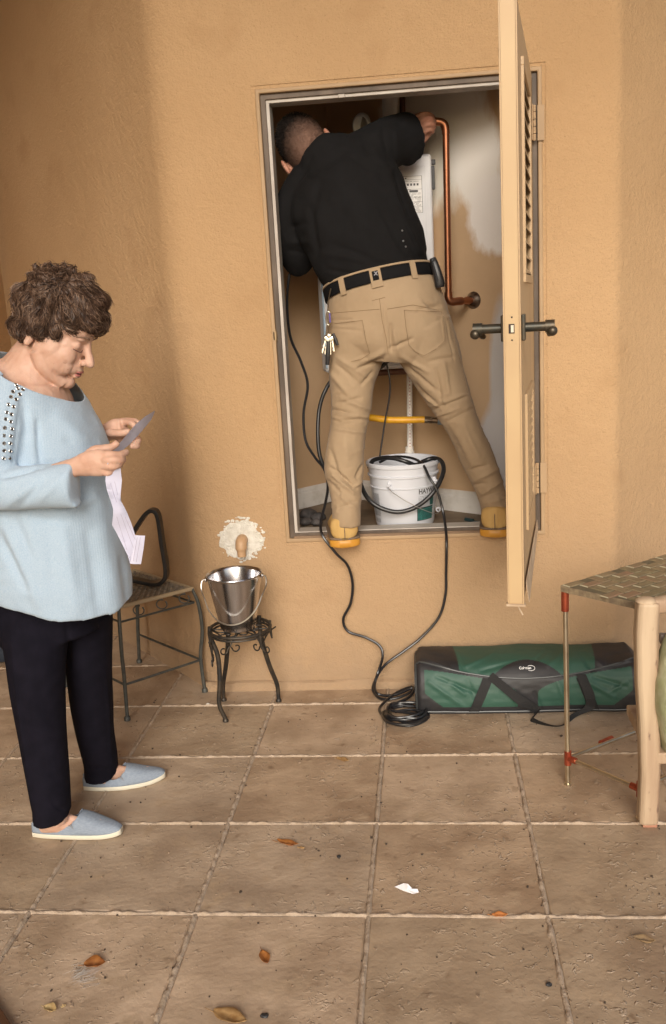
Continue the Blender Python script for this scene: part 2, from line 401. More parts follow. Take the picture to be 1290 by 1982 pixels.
# curb at the foot
m = MB(); n = 60; xs = np.linspace(-.90, .62, n); RG = []
for i, x in enumerate(xs):
    q = np.array([[x, 0, 0]]); h = .036+.006*vnoise(q, .09, 2)[0]; e = .012+.003*vnoise(q, .05, 3)[0]
    RG.append([(x, YW+.01, 0), (x, YW-e-.004, 0), (x, YW-e, h-.008), (x, YW-.002, h), (x, YW+.01, h)])
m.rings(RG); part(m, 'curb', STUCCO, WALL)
# stucco lip around the opening, soft rounded
def frame_ring(x0, x1, z0, z1, w, y0, y1):
    m = MB(); o = [(x0, z0), (x1, z0), (x1, z1), (x0, z1)]; i = [(x0+w, z0+w), (x1-w, z0+w), (x1-w, z1-w), (x0+w, z1-w)]
    V = [(x, y0, z) for x, z in o]+[(x, y0, z) for x, z in i]+[(x, y1, z) for x, z in o]+[(x, y1, z) for x, z in i]; F = []
    for k in range(4):
        j = (k+1) % 4; F += [(k, j, 4+j, 4+k), (8+k, 12+k, 12+j, 8+j), (k, 8+k, 8+j, j), (4+k, 4+j, 12+j, 12+k)]
    return m.add(V, F)
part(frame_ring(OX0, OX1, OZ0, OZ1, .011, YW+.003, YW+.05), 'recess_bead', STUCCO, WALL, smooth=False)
FR = part(frame_ring(OX0+.011, OX1-.011, OZ0+.011, OZ1-.011, .015, YW-.002, YW+.06), 'door_frame', TRIM, WALL, smooth=False, bevel=.004)
a = .026
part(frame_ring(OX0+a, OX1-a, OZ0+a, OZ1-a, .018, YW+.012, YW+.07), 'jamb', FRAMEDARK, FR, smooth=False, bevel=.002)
part(frame_ring(OX0+a+.014, OX1-a-.014, OZ0+a+.006, OZ1-a-.014, .015, YW+.02, YW+.09), 'door_stop', FRAMEWHITE, FR, smooth=False, bevel=.002)
part(MB().box2((OX0+.04, YW+.004, OZ0+.014), (OX1-.04, YW+.075, OZ0+.034)), 'sill', mat('sill_wood', (.30, .20, .12), .7, col2=(.16, .10, .06), nscale=14, stretch=(.3, 1, 1), bump=.4, bscale=60), FR, smooth=False, bevel=.004)
q = at(662, 186, YW+.01); part(MB().box(q, (.022, .02, .012)), 'latch_catch', FRAMEWHITE, FR, smooth=False, bevel=.002)
q = at(532, 650, YW+.005); part(MB().ell(q, (.010, .006, .030)).box(q+np.array([.001, -.004, 0]), (.009, .006, .028)), 'strike_plate', mat('strike_brass', (.35, .25, .14), .45, .6), FR)

# ---- closet interior
ZC = .593
A_, B_, C_ = np.array([-.80, 3.645]), np.array([-.365, 4.113]), np.array([.66, 3.355])
cw = lambda p, q, z0, z1, th=.05: MB().prism([(p[0], p[1], z0), (q[0], q[1], z0), (q[0], q[1], z1), (p[0], p[1], z1)], np.append(np.array([-(q-p)[1], (q-p)[0]])/np.linalg.norm(q-p)*th, 0))
part(cw(A_, B_, ZC-.02, 2.42), 'closet_side_wall', INNER, WALL, smooth=False)
part(cw(np.array([-.80, 3.455]), A_, ZC-.02, 2.42, .03), 'closet_side_wall', INNER, WALL, smooth=False)
# the right closet wall carries ragged patches of white primer
PATCH = mat('closet_wall_primed', (.60, .42, .26), .85, col2=(.53, .37, .225), nscale=3, bump=.3, bscale=90, bdist=.002, bump2=.3, b2scale=14, b2dist=.006, spec=.2)
wn = np.append(unit(np.array([-(C_-B_)[1], (C_-B_)[0]])), 0); wp = (B_[0], B_[1], 0)
for (px0, py0, px1, py1, soft, col, ns, am, stf) in ((760, 100, 912, 378, .3, (.84, .80, .71), 22, .55, (1, 1, .3)), (885, 225, 962, 390, .3, (.86, .82, .76), 26, .6, (1, 1, .35)), (918, 350, 1010, 480, .25, (.86, .82, .78), 20, .55, (1, 1, .5)),
        (955, 600, 1000, 860, .3, (.56, .54, .53), 12, .4, (1, 1, .5)), (935, 790, 1010, 985, .25, (.60, .585, .585), 9, .4, (1, 1, .6))):
    c = onplane((px0+px1)/2, (py0+py1)/2, wp, wn); e0 = onplane(px0, (py0+py1)/2, wp, wn); e1 = onplane((px0+px1)/2, py0, wp, wn)
    rx = np.linalg.norm(c-e0)*1.25; rz = abs(e1[2]-c[2])*1.2
    mix_in(PATCH, blob_mask(PATCH.node_tree, tuple(c), (rx, rx, rz), ns, am, soft, stf), col)
part(cw(B_, C_, ZC-.02, 2.42), 'closet_back_wall', PATCH, WALL, smooth=False)
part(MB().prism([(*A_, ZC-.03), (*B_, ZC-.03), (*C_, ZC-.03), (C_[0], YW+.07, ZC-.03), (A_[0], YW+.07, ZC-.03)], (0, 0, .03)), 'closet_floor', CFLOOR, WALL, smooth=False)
part(MB().prism([(*A_, 2.42), (*B_, 2.42), (*C_, 2.42), (C_[0], YW+.10, 2.42), (A_[0], YW+.10, 2.42)], (0, 0, .05)), 'closet_ceiling', INNER, WALL, smooth=False)
def baseboard(p, q):
    t = unit(q-p); nn = np.array([t[1], -t[0]]); prof = [(0, 0), (.016, 0), (.016, .062), (.010, .068), (.010, .078), (.004, .086), (0, .088)]
    return MB().rings([[(*(e+nn*(.001+a)), ZC+z) for a, z in prof] for e in (p, q)])
part(baseboard(A_, B_), 'baseboard', BASEB, WALL, smooth=False, bevel=.0015)
part(baseboard(B_, C_), 'baseboard', BASEB, WALL, smooth=False, bevel=.0015)
# plaster patch round the drain spout
PL = mat('plaster', (.74, .72, .66), .95, col2=(.60, .57, .50), nscale=45, bump=1, bscale=160, bdist=.004)
c = at(468, 1044, YW); V = [(c[0], YW-.002, c[2])]; F = []; n = 140
for i in range(n):
    t = 2*math.pi*i/n; d = np.array([[math.cos(t)*.09, math.sin(t)*.09, 0]])
    r = 1+.22*vnoise(d, .06, 1)[0]+.09*vnoise(d, .02, 2)[0]+.05*vnoise(d, .008, 4)[0]
    V.append((c[0]+math.cos(t)*.079*r, YW-.002+.003*0, c[2]+math.sin(t)*.074*r))
ring2 = [(c[0]+(v[0]-c[0])*1.03, YW+.001, c[2]+(v[2]-c[2])*1.03) for v in V[1:]]
F = [(0, 1+i, 1+(i+1) % n) for i in range(n)]+[(1+i, n+1+i, n+1+(i+1) % n, 1+(i+1) % n) for i in range(n)]
part(MB().add(V+ring2, F), 'plaster_patch', PL, WALL, smooth=False)
m = MB()
for k in range(110):
    t = rng.uniform(0, 2*math.pi); r = rng.normal(.076, .009); s3 = rng.uniform(.002, .008); m.ell((c[0]+math.cos(t)*r, YW-.002, c[2]+math.sin(t)*r*.95), (s3, .0022, s3*.7), None, 6, 4)
o = part(m, 'plaster_crumbs', PL, WALL, smooth=False); o['kind'] = 'stuff'
struct(part(MB().box2((-2.85, PORCH_Y, ZT-.03), (4.6, 6.2, ZT+.12)), 'ceiling', mat('ceiling_paint', (.66, .47, .27), .9, bump=.4, bscale=80), origin=(0, 0, ZT), smooth=False))
# unseen porch side wall; it and the ceiling are placed to shape the light
SIDE = thing('unseen_side_wall', (-2.15, 1.6, 0), 'unseen ochre stucco wall added beyond the left edge to shade the porch', 'wall')
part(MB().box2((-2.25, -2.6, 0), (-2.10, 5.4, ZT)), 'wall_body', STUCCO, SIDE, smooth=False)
# ================================================================ CLOSET DOOR (open)
DPAINT = mat('door_paint', (.48, .335, .19), .42, col2=(.45, .31, .17), nscale=3, bump=.12, bscale=25, bdist=.002)
mix_in(DPAINT, noise_mask(DPAINT.node_tree, 40, .68, .74, 4), (.34, .22, .12)); mix_in(DPAINT, noise_mask(DPAINT.node_tree, 5, .55, .8, 6, (1, 1, .3)), (.38, .26, .15))
DEDGE = mat('door_edge_paint', (.52, .37, .20), .45, col2=(.49, .34, .185), nscale=5, bump=.1, bscale=30, bdist=.002)
BLACKGAP = mat('black_inside', (.008, .006, .005), .9)
BRONZE = mat('aged_bronze', (.055, .06, .055), .42, .7, col2=(.10, .08, .055), nscale=30)
H0 = np.array([.387, YW-.014]); YF = 2.455; fr = at(1015, 1168, YF)[:2]
du = unit(fr-H0); DL = np.linalg.norm(fr-H0); dn = np.array([-du[1], du[0]])           # inward-face normal guess
if dn[0] > 0: dn = -dn                                                            # towards -X: the closet-side face
TH = .043; DZ0, DZ1 = .622, 2.145
def D(s, t, z): p = H0+du*s+dn*t; return np.array([p[0], p[1], z])   # s along the leaf from the hinge, t through the thickness
def dbox(s0, s1, t0, t1, z0, z1): return MB().prism([D(s0, t0, z0), D(s1, t0, z0), D(s1, t1, z0), D(s0, t1, z0)], (0, 0, z1-z0))
DOOR = thing('closet_door', D(0, 0, DZ0), 'tan metal louvred closet door swung wide open on its right hinges', 'door')
LS0, LS1 = DL*.30, DL*.74; LU = (1.50, 2.03); LL = (.80, 1.15)
rot = np.array([[du[0], dn[0], 0], [du[1], dn[1], 0], [0, 0, 1]])
# outer skin with two louvre openings
m = MB()
for (s0, s1, z0, z1) in ((0, DL, DZ0, LL[0]), (0, LS0, LL[0], LL[1]), (LS1, DL, LL[0], LL[1]), (0, DL, LL[1], LU[0]), (0, LS0, LU[0], LU[1]), (LS1, DL, LU[0], LU[1]), (0, DL, LU[1], DZ1)):
    q = dbox(s0, s1, .0015, TH-.0015, z0, z1); m.add(q.v, q.f)
part(m, 'door_leaf', DPAINT, DOOR, smooth=False)
part(dbox(DL+.0002, DL+.002, .004, TH-.004, DZ0+.003, DZ1-.003), 'edge_strip', DEDGE, DOOR, smooth=False)
part(dbox(DL-.02, DL+.0035, -.001, .0035, DZ0, DZ1), 'face_seam', DPAINT, DOOR, smooth=False, bevel=.001)
part(dbox(DL-.02, DL+.0035, TH-.0035, TH+.001, DZ0, DZ1), 'face_seam', DPAINT, DOOR, smooth=False, bevel=.001)
for nm_, (z0, z1), cnt in (('u', LU, 13), ('l', LL, 13)):
    g = MB(); w_ = .022
    for a, b_, c_, d_ in ((LS0-w_, LS1+w_, z0-w_, z0), (LS0-w_, LS1+w_, z1, z1+w_), (LS0-w_, LS0, z0, z1), (LS1, LS1+w_, z0, z1)):
        q = dbox(a, b_, -.006, TH+.006, c_, d_); g.add(q.v, q.f)
    gf = part(g, 'louvre_frame', DPAINT, DOOR, smooth=False, bevel=.0015)
    part(dbox(LS0, LS1, TH*.5-.001, TH*.5+.001, z0, z1), 'louvre_dark_backing', BLACKGAP, gf, smooth=False)  # black sheet standing in for the shade between the slats
    pitch = (z1-z0)/cnt
    for k in range(cnt):
        z = z0+pitch*(k+.12)
        q = MB().prism([D(LS0, -.003, z), D(LS0, .015, z+pitch*.5), D(LS0, .015, z+pitch*.5+.003), D(LS0, -.003, z+.006)], D(LS1, 0, 0)-D(LS0, 0, 0))
        part(q, 'louvre_slat', DPAINT, gf, smooth=False)
for zc in (1.995, .80):
    m = MB(); z = zc
    hg = part(dbox(-.004, .022, -.0025, .0005, zc-.055, zc+.055), 'hinge', TRIM, DOOR, smooth=False)
    for k in range(5): m.cyl(D(-.004, -.006, zc-.055+k*.0225), D(-.004, -.006, zc-.055+k*.0225+.020), .0058, seg=12)
    part(m, 'hinge_knuckle', TRIM, hg)
    part(MB().box((.405+.010, YW-.0085, zc), (.022, .003, .11)), 'hinge_leaf', TRIM, hg, smooth=False)
# handle set
zh = at(992, 636, YF)[2]; sh = DL-.065
for sg, t0 in ((-1, 0), (1, TH)):
    pl_ = dbox(sh-.02, sh+.028, t0, t0+sg*.010, zh-.034, zh+.034)
    h = part(pl_, 'handle_rose', BRONZE, DOOR, smooth=False, bevel=.003)
    part(MB().cyl(D(sh+.004, t0+sg*.008, zh), D(sh+.004, t0+sg*.078, zh), .0125, seg=18).cyl(D(sh+.004, t0+sg*.060, zh), D(sh+.004, t0+sg*.084, zh), .0165, seg=18), 'handle_shank', BRONZE, h)
    part(MB().tube([D(sh+.012, t0+sg*.07, zh), D(sh-.02, t0+sg*.072, zh-.004), D(sh-.07, t0+sg*.07, zh-.018), D(sh-.105, t0+sg*.068, zh-.024)], [.012, .010, .009, .008], 12, 5).ell(D(sh+.014, t0+sg*.078, zh-.012), .0135), 'handle_lever', BRONZE, h)
part(dbox(DL+.002, DL+.003, .007, .036, zh-.038, zh+.038), 'latch_plate', DEDGE, DOOR, smooth=False)
part(MB().prism([D(DL+.003, .015, zh-.012), D(DL+.003, .030, zh-.012), D(DL+.003, .030, zh+.012), D(DL+.003, .015, zh+.012)], np.append(du*.0008, 0)), 'latch_hole', mat('latch_dark', (.03, .02, .02), .4, .5), DOOR, smooth=False)
part(MB().prism([D(DL+.0035, .017, zh-.009), D(DL+.0035, .024, zh-.009), D(DL+.0035, .024, zh+.009), D(DL+.0035, .017, zh+.009)], np.append(du*.004, 0)), 'latch_bolt', mat('steel_bolt', (.6, .58, .55), .3, 1), DOOR, smooth=False)
for dz in (-.029, .029):
    part(MB().ell(D(DL+.003, .0215, zh+dz), .0024), 'screw', BRONZE, DOOR)
SWEEP = mat('sweep_sheet', (.62, .50, .36), .5, col2=(.45, .33, .22), nscale=20)
part(dbox(DL-.012, DL+.006, -.004, TH+.004, DZ0-.006, DZ0), 'bottom_cap', SWEEP, DOOR, smooth=False)
part(MB().prism([D(.02, -.004, DZ0+.030), D(DL-.03, -.004, DZ0+.055), D(DL-.07, -.010, DZ0-.018), D(.02, -.006, DZ0-.006)], np.append(-dn*.0015, 0)), 'door_sweep', SWEEP, DOOR, smooth=False)
q0 = D(DL-.01, .02, DZ0-.004)
part(MB().tube([q0, q0+np.array([.006, .0, -.012]), q0+np.array([.016, 0, -.032])], .0022, 6, 4), 'loose_strip', SWEEP, DOOR)

# ================================================================ CLOSET EQUIPMENT
ENAMEL = mat('white_enamel', (.86, .865, .88), .35, col2=(.62, .63, .65), nscale=3)
DARKP = mat('dark_plastic', (.02, .02, .022), .5)
HR = np.array([*at(843, 450, 3.68)[:2]]); HL = np.array([*at(617, 450, 3.585)[:2]])
hu = unit(HR-HL); hn = np.array([hu[1], -hu[0]]); HW = np.linalg.norm(HR-HL); hz0, hz1 = 1.19, at(820, 296, 3.68)[2]
HEAT = thing('water_heater', (HL[0], HL[1], hz0), 'white wall mounted tankless water heater behind the man', 'water heater')
def hbox(u0, u1, v0, v1, z0, z1):  # v outwards from front face plane
    f_ = lambda u, v: np.append(HL+hu*u+hn*v, 0)
    return MB().prism([f_(u0, v0)+[0, 0, z0], f_(u1, v0)+[0, 0, z0], f_(u1, v1)+[0, 0, z0], f_(u0, v1)+[0, 0, z0]], (0, 0, z1-z0))
part(hbox(0, HW, -.135, -.015, hz0, hz1), 'casing', ENAMEL, HEAT, smooth=True, bevel=.012)
part(hbox(.004, HW-.006, -.02, 0, hz0+.005, hz1-.006), 'front_cover', ENAMEL, HEAT, smooth=True, bevel=.018)
part(hbox(.03, HW-.032, -.0022, .0018, hz0+.02, hz1-.045), 'cover_panel', ENAMEL, HEAT, smooth=True, bevel=.008)
ux0, ux1 = HW-.25, HW-.045; lz0, lz1 = at(800, 412, 3.66)[2], at(800, 340, 3.66)[2]
LABELW = mat('label_paper', (.80, .79, .77), .6); INK = mat('label_ink', (.10, .10, .10), .7); INK2 = mat('label_grey_ink', (.30, .29, .28), .7)
lab = part(hbox(ux0, ux1, .0018, .0024, lz0, lz1), 'rating_label', LABELW, HEAT, smooth=False)
m = MB(); m2 = MB(); hh = lz1-lz0
def lb(mb, a, b_, c_, d_): q = hbox(ux0+(ux1-ux0)*a, ux0+(ux1-ux0)*b_, .0024, .0027, lz0+hh*c_, lz0+hh*d_); mb.add(q.v, q.f)
for k in (0, 1): lb(m, 0, 1, (0, .992)[k], (.008, 1)[k]); lb(m, (0, .993)[k], (.007, 1)[k], 0, 1)
for z in (.90, .64, .42, .30, .16): lb(m, .0, 1, z, z+.006)
r2 = random.Random(3)
for row in range(30):
    z = .03+row*.0315; x = .03
    if .86 < z < .96: continue
    while x < .95:
        l = r2.uniform(.03, .12)
        if not (.70 < x < 1 and .55 < z < .84) and r2.random() < .85: lb(m2, x, min(x+l, .97), z, z+.011)
        x += l+.02
for k in range(10): lb(m, .28+.045*k, .28+.045*k+.03, .925, .955)
lb(m, .76, .92, .56, .62)
for k in range(4): lb(m, .72+.06*k, .755+.06*k, .74, .80)
part(m, 'label_print', INK, lab, smooth=False); part(m2, 'label_small_print', INK2, lab, smooth=False)
q = np.append(HL+hu*(HW+.006)-hn*.03, hz1-.085); part(MB().box(q, (.012, .02, .085)).box(q+np.array([.0, 0, .055]), (.02, .016, .018)), 'side_clip', DARKP, HEAT, smooth=False, bevel=.002)
part(hbox(.0, .012, -.018, -.004, hz0+.02, hz1-.02), 'side_reflection', mat('blue_reflection', (.30, .40, .50), .35), HEAT, smooth=False)  # blue strip painting a reflection onto the heater's left edge
COPPER = mat('copper', (.44, .19, .10), .42, 1, col2=(.25, .10, .055), nscale=9, nlow=.3, nhigh=.8, stretch=(1, 1, .4))
CP = thing('copper_pipe', at(870, 582, 3.60), 'bare copper water pipe bent down beside the white heater', 'pipe')
t0, tb = at(863, 236, 3.60), at(869, 584, 3.60)
rc = .0125
part(MB().cyl(t0+[0, 0, -.03], tb+[0, 0, .02], rc, seg=20), 'riser', COPPER, CP)
e = t0; part(MB().tube([at(826, 233, 3.60), e+[-.03, 0, .004], e+[-.012, 0, -.001], e+[-.002, 0, -.014], e+[0, 0, -.04]], rc+.002, 16, 5), 'top_elbow', COPPER, CP)
end = onplane(917, 581, wp, wn)
part(MB().tube([tb+[0, 0, .035], tb+[.001, 0, .012], tb+[.012, .003, 0], tb+[.035, .012, 0]], rc+.0025, 16, 5), 'bottom_elbow', COPPER, CP)
part(MB().cyl(tb+[.02, .006, 0], end, rc, seg=20).cyl(tb+[.032, .012, 0], tb+[.050, .022, .0], rc+.003, seg=20), 'stub', COPPER, CP)
part(MB().lathe([(.005, .02), (.018, .017), (.024, .009), (.031, .004), (.033, 0)], c=end-wn*0, axis=-wn if wn[1] > 0 else wn, seg=28), 'escutcheon', mat('tarnished_chrome', (.35, .30, .25), .35, 1, col2=(.12, .08, .06), nscale=40), CP)
part(MB().cyl(end-wn*.0+np.array([-.03, -.022, 0]), end+np.array([-.018, -.014, 0]), rc+.003, seg=20), 'collar', COPPER, CP)
PVC = mat('white_pvc', (.80, .78, .73), .4, col2=(.70, .66, .60), nscale=12)
VP = thing('vent_pipe', at(756, 238, 3.78), 'wide white pipe rising above the heater', 'pipe')
part(MB().cyl(at(757, 262, 3.74), at(753, 150, 3.74), .0285, seg=28), 'pipe_body', PVC, VP)
part(MB().cyl(at(756, 250, 3.74), at(755.5, 236, 3.74), .034, seg=28), 'coupling', PVC, VP)
rd = mat('rust_brown_paint', (.13, .055, .03), .6)
tag(part(MB().cyl(at(781, 260, 3.80), at(778, 150, 3.80), .011, seg=14), 'pipe', rd), 'dark red-brown riser pipe just right of the wide white pipe', 'pipe')
cb = onplane(700, 241, wp, wn); c = at(700, 241, 3.76)
part(MB().cyl(c, cb, .030, seg=24), 'vent_duct', PVC, WALL)
ax = -wn if wn[1] > 0 else wn
part(MB().tube([c+.036*(math.cos(a)*np.append(hu*0+unit(C_-B_), 0)+math.sin(a)*np.array([0, 0, 1])) for a in np.linspace(0, 2*math.pi, 24, endpoint=False)], .0075, 10, 1, closed=True), 'vent_collar', PVC, WALL)
VC = bpy.data.objects['vent_collar']
part(MB().lathe([(.034, -.008), (.034, .0), (.001, .002)], c=c, axis=ax, seg=24), 'grille', mat('vent_grey', (.30, .27, .22), .7, bump=1, bscale=300), VC)
tag(part(MB().cyl(at(722, 722, 3.70), at(792, 718, 3.70), .012, seg=16), 'pipe', rd), 'short dark red pipe running level behind the knees', 'pipe')
DP = thing('drain_pipe', at(794, 885, 3.78), 'thin white printed drain pipe standing behind the bucket', 'pipe')
d0, d1 = at(793, 722, 3.76), at(794, 885, 3.76); part(MB().cyl(d0, d1, .0115, seg=18), 'pipe_body', mat('cpvc', (.80, .77, .73), .4), DP)
m = MB()
for k in range(26):
    p = d0+(d1-d0)*(k+.5)/26; m.box(p+np.array([.001, -.0112, 0]), (r2.uniform(.002, .005), .0016, r2.uniform(.002, .006)))
part(m, 'pipe_print', mat('red_print', (.45, .16, .14), .6), DP, smooth=False)
m = MB()
for z, r in ((.0, .024), (.008, .024), (.009, .019), (.03, .019), (.031, .0165), (.045, .0165)): m
part(MB().lathe([(.024, 0), (.024, .008), (.019, .010), (.019, .030), (.0165, .032), (.0165, .048), (.012, .05)], c=at(794, 887, 3.76), seg=22), 'adapter', PVC, DP)
YP = thing('gas_connector', at(790, 812, 3.60), 'yellow flexible gas connector hose with a brass fitting', 'hose')
YEL = mat('yellow_hose', (.74, .40, .02), .4, col2=(.62, .29, .015), nscale=30)
y0, y1 = at(724, 809, 3.62), at(823, 812, 3.60)
m = MB(); N_ = 40; P = crom([at(690, 805, 3.64), y0, at(760, 813, 3.61), y1], 14)
part(MB().tube(P, [.0132+.0010*(i % 2) for i in range(len(P))], 14), 'hose', YEL, YP)
BR = mat('dull_brass', (.20, .14, .09), .4, .8, col2=(.5, .42, .32), nscale=50, nlow=.5, nhigh=.7)
part(MB().cyl(y1-[.002, 0, 0], at(838, 813, 3.6), .0145, seg=6).cyl(at(838, 813, 3.6), at(848, 814, 3.6), .012, seg=16), 'fitting', BR, YP, smooth=False, bevel=.001)
part(MB().cyl(at(848, 814, 3.6), at(861, 815, 3.6), .0155, seg=8), 'nut', mat('blue_grey_nut', (.28, .36, .42), .4, .5), YP, smooth=False, bevel=.001)

# ================================================================ WHITE BUCKET
BW = mat('bucket_plastic', (.66, .68, .73), .38, col2=(.63, .65, .70), nscale=4, sss=.0)
bc = np.array([-.092, 3.575, ZC]); rt, rb, bh = .1365, .1145, .252
BK = thing('plastic_bucket', bc, 'open white plastic bucket with a green label and a hose looped over it', 'bucket')
rad = lambda z: rb+(rt-rb)*z/bh
pr = [(rb-.012, 0), (rb-.003, .003), (rb, .012), (rad(.155), .155), (rad(.155)+.004, .157), (rad(.16)+.004, .161), (rad(.162), .163), (rad(.198), .198), (rad(.2)+.006, .200), (rad(.205)+.006, .206), (rad(.206)+.001, .208), (rad(.24)+.001, .236), (rt+.006, .238), (rt+.007, .250), (rt+.003, .2535), (rt-.002, .251), (rt-.004, .235), (rb-.004, .01), (rb-.006, .006), (.001, .005)]
part(MB().lathe(pr, c=bc, seg=64, cap=True), 'bucket_shell', BW, BK, ang=50)
vx = math.atan2(bc[0], bc[1])
def bpt(ang, z, off=.001):   # ang: degrees right of the direction facing the camera
    a = math.radians(ang)-math.pi/2-vx*0; r = rad(z)+off; return bc+np.array([math.cos(a)*r, math.sin(a)*r, z])
def curved(a0, a1, z0, z1, off, n=10):
    m = MB(); V = []; F = []
    for i in range(n+1):
        a = a0+(a1-a0)*i/n; V += [bpt(a, z0, off), bpt(a, z1, off)]
    return m.add(V, [(2*i, 2*i+2, 2*i+3, 2*i+1) for i in range(n)])
part(curved(25, 62, .032, .078, .0012), 'green_label', mat('label_green', (.03, .13, .12), .45, col2=(.05, .22, .20), nscale=60), BK)
m = MB()
for (a0, a1, z0, z1) in ((24.5, 62.5, .0305, .0325), (24.5, 62.5, .0775, .082), (24.3, 25.6, .032, .078)): q = curved(a0, a1, z0, z1, .0016); m.add(q.v, q.f)
for row in range(9): 
    z = .037+row*.0042; x = 28
    while x < 60:
        l = r2.uniform(2, 6); q = curved(x, x+l, z, z+.0014, .0017, 2); m.add(q.v, q.f); x += l+1.2
q = part(m, 'label_lines', mat('label_black', (.02, .03, .03), .5), BK)
part(curved(53, 64, .085, .125, .0012), 'green_drop', mat('drop_green', (.02, .13, .12), .45), BK)
m = MB()
for row in range(6):
    z = .124-row*.0052; x = 27
    while x < (44 if row else 50):
        l = r2.uniform(1.5, 4); q = curved(x, x+l, z, z+.0022, .0014, 2); m.add(q.v, q.f); x += l+1
q = curved(27, 52, .1325, .1335, .0014); m.add(q.v, q.f)
for (z0, z1, cn) in ((.085, .138, 22), (.048, .075, 12), (.022, .038, 9)):
    for k in range(cn):
        z = z0+(z1-z0)*k/cn; q = curved(-68+(22 if z0 < .03 else 0)*0, -48 if z0 > .03 else -50, z, z+(z1-z0)/cn*.45, .0014, 3); m.add(q.v, q.f)
part(m, 'small_print', mat('print_grey', (.26, .27, .29), .6), BK)['kind'] = 'stuff'
def text_mesh(s, size, bold=0.0):
    cu = bpy.data.curves.new('t', 'FONT'); cu.body = s; cu.size = size; cu.offset = bold; cu.align_x = 'LEFT'
    o = bpy.data.objects.new('t', cu); COL.objects.link(o); dg = bpy.context.evaluated_depsgraph_get(); dg.update()
    me = bpy.data.meshes.new_from_object(o.evaluated_get(dg)); bpy.data.objects.remove(o)
    return me
tm = text_mesh('HAYWARD', .0255, .0009)
for v in tm.vertices: 
    p = bpt(27+math.degrees(v.co.x/(rad(.14)))*.92, .1365+v.co.y*1.0, .0016); v.co = Vector(p)
finish('bucket_lettering', tm, INK, BK, smooth=False)
for a in (-22, 62):
    part(MB().box(bpt(a, .177, .004), (.014, .009, .03)).cyl(bpt(a, .177, .002), bpt(a, .177, .018), .006, seg=12), 'bail_ear', BW, BK, smooth=False, bevel=.002)
bl = [bpt(-24, .177, .014), bpt(-14, .155, .03), bpt(10, .112, .055), bpt(34, .072, .06), bpt(52, .058, .045), bpt(60, .062, .03)]
part(MB().tube(bl, .0016, 6, 6), 'bail_wire', mat('galvanised_wire', (.45, .44, .43), .4, .8), BK)
part(MB().tube([bpt(60, .066, .03)+.007*np.array([math.cos(a), 0, math.sin(a)]) for a in np.linspace(0, 6.28, 12, endpoint=False)], .003, 6, 1, closed=True), 'bail_loop', BW, BK)

# ================================================================ CABLES
CAB = mat('black_cable', (.012, .012, .014), .38, coat=.2)
P = lambda L: [at(x, y, Y) for x, y, Y in L]
def cable(name, pts, r, label, n=8, seg=8):
    return tag(part(MB().tube(pts, r, seg, n), name, CAB), label, 'cable')
zf = .0065
fz = lambda x, y, z=zf: onz(x, y, z)
c1 = P([(575, 505, 3.60), (563, 522, 3.56), (556, 580, 3.56), (562, 650, 3.56), (583, 700, 3.56), (596, 745, 3.56), (588, 800, 3.56), (592, 852, 3.54), (610, 885, 3.50), (628, 908, 3.46), (635, 940, 3.42), (630, 975, 3.38), (622, 1008, 3.33), (624, 1035, 3.265), (650, 1070, 3.26), (673, 1094, 3.29), (683, 1130, 3.31), (679, 1168, 3.31), (665, 1198, 3.31), (674, 1222, 3.31), (708, 1234, 3.30), (735, 1250, 3.29), (741, 1272, 3.27), (730, 1308, 3.22)])+[fz(722, 1334, .02), fz(736, 1352), fz(765, 1352, .010), fz(795, 1340, .022), fz(798, 1330, .03), fz(770, 1340, .022), fz(742, 1362, .012), fz(736, 1378), fz(760, 1400), fz(800, 1404), fz(830, 1388), fz(815, 1370), fz(775, 1368), fz(742, 1380), fz(752, 1398, .016), fz(795, 1402, .016), fz(826, 1386, .016), fz(800, 1374, .016), fz(765, 1378, .016)]
cable('power_cable', c1, .0052, 'thin black cable falling from the man\'s left elbow over the sill to the coil')
coil = []
cc = onz(786, 1386, 0); rr_ = .069
for k in range(52):
    a = k*2*math.pi/13; rj = rr_*(1+.10*math.sin(k*.7)+.06*math.sin(k*1.9)); coil.append(cc+np.array([math.cos(a)*rj+.004*math.sin(k), math.sin(a)*rj*1.0, .006+.0058*(k/13)+.002*math.sin(k*2.3)]))
c3 = P([(748, 700, 3.56), (755, 735, 3.56), (754, 770, 3.56), (745, 820, 3.56), (735, 888, 3.55)])
cable('signal_cable', P([(742, 676, 3.52)])+c3, .0035, 'thin black wire hanging between the man\'s legs into the bucket')
c4 = P([(735, 895, 3.60), (760, 884, 3.62), (795, 886, 3.56), (818, 898, 3.47), (832, 925, 3.415), (846, 948, 3.405), (858, 990, 3.40), (864, 1030, 3.34), (865, 1060, 3.305), (864, 1110, 3.32), (863, 1150, 3.32), (850, 1195, 3.32), (815, 1235, 3.31), (780, 1262, 3.29), (745, 1288, 3.26), (727, 1318, 3.20)])+[fz(730, 1342, .022), fz(762, 1346, .018), fz(800, 1332, .032), fz(792, 1350, .03), fz(750, 1372, .02)]+coil
cable('extension_cable', c4, .0052, 'black cable running from the bucket over the sill into the coil by the bag', 6)
hl = P([(735, 893, 3.50), (765, 885, 3.49), (800, 893, 3.46), (818, 899, 3.44)])
h2 = P([(690, 905, 3.52), (700, 940, 3.47), (713, 965, 3.43), (735, 982, 3.415), (768, 991, 3.41), (800, 984, 3.415), (828, 965, 3.42), (848, 940, 3.44), (859, 912, 3.48), (855, 893, 3.52), (840, 887, 3.56), (822, 892, 3.56), (805, 900, 3.52), (785, 893, 3.50), (755, 886, 3.52), (725, 890, 3.57), (715, 905, 3.60)])
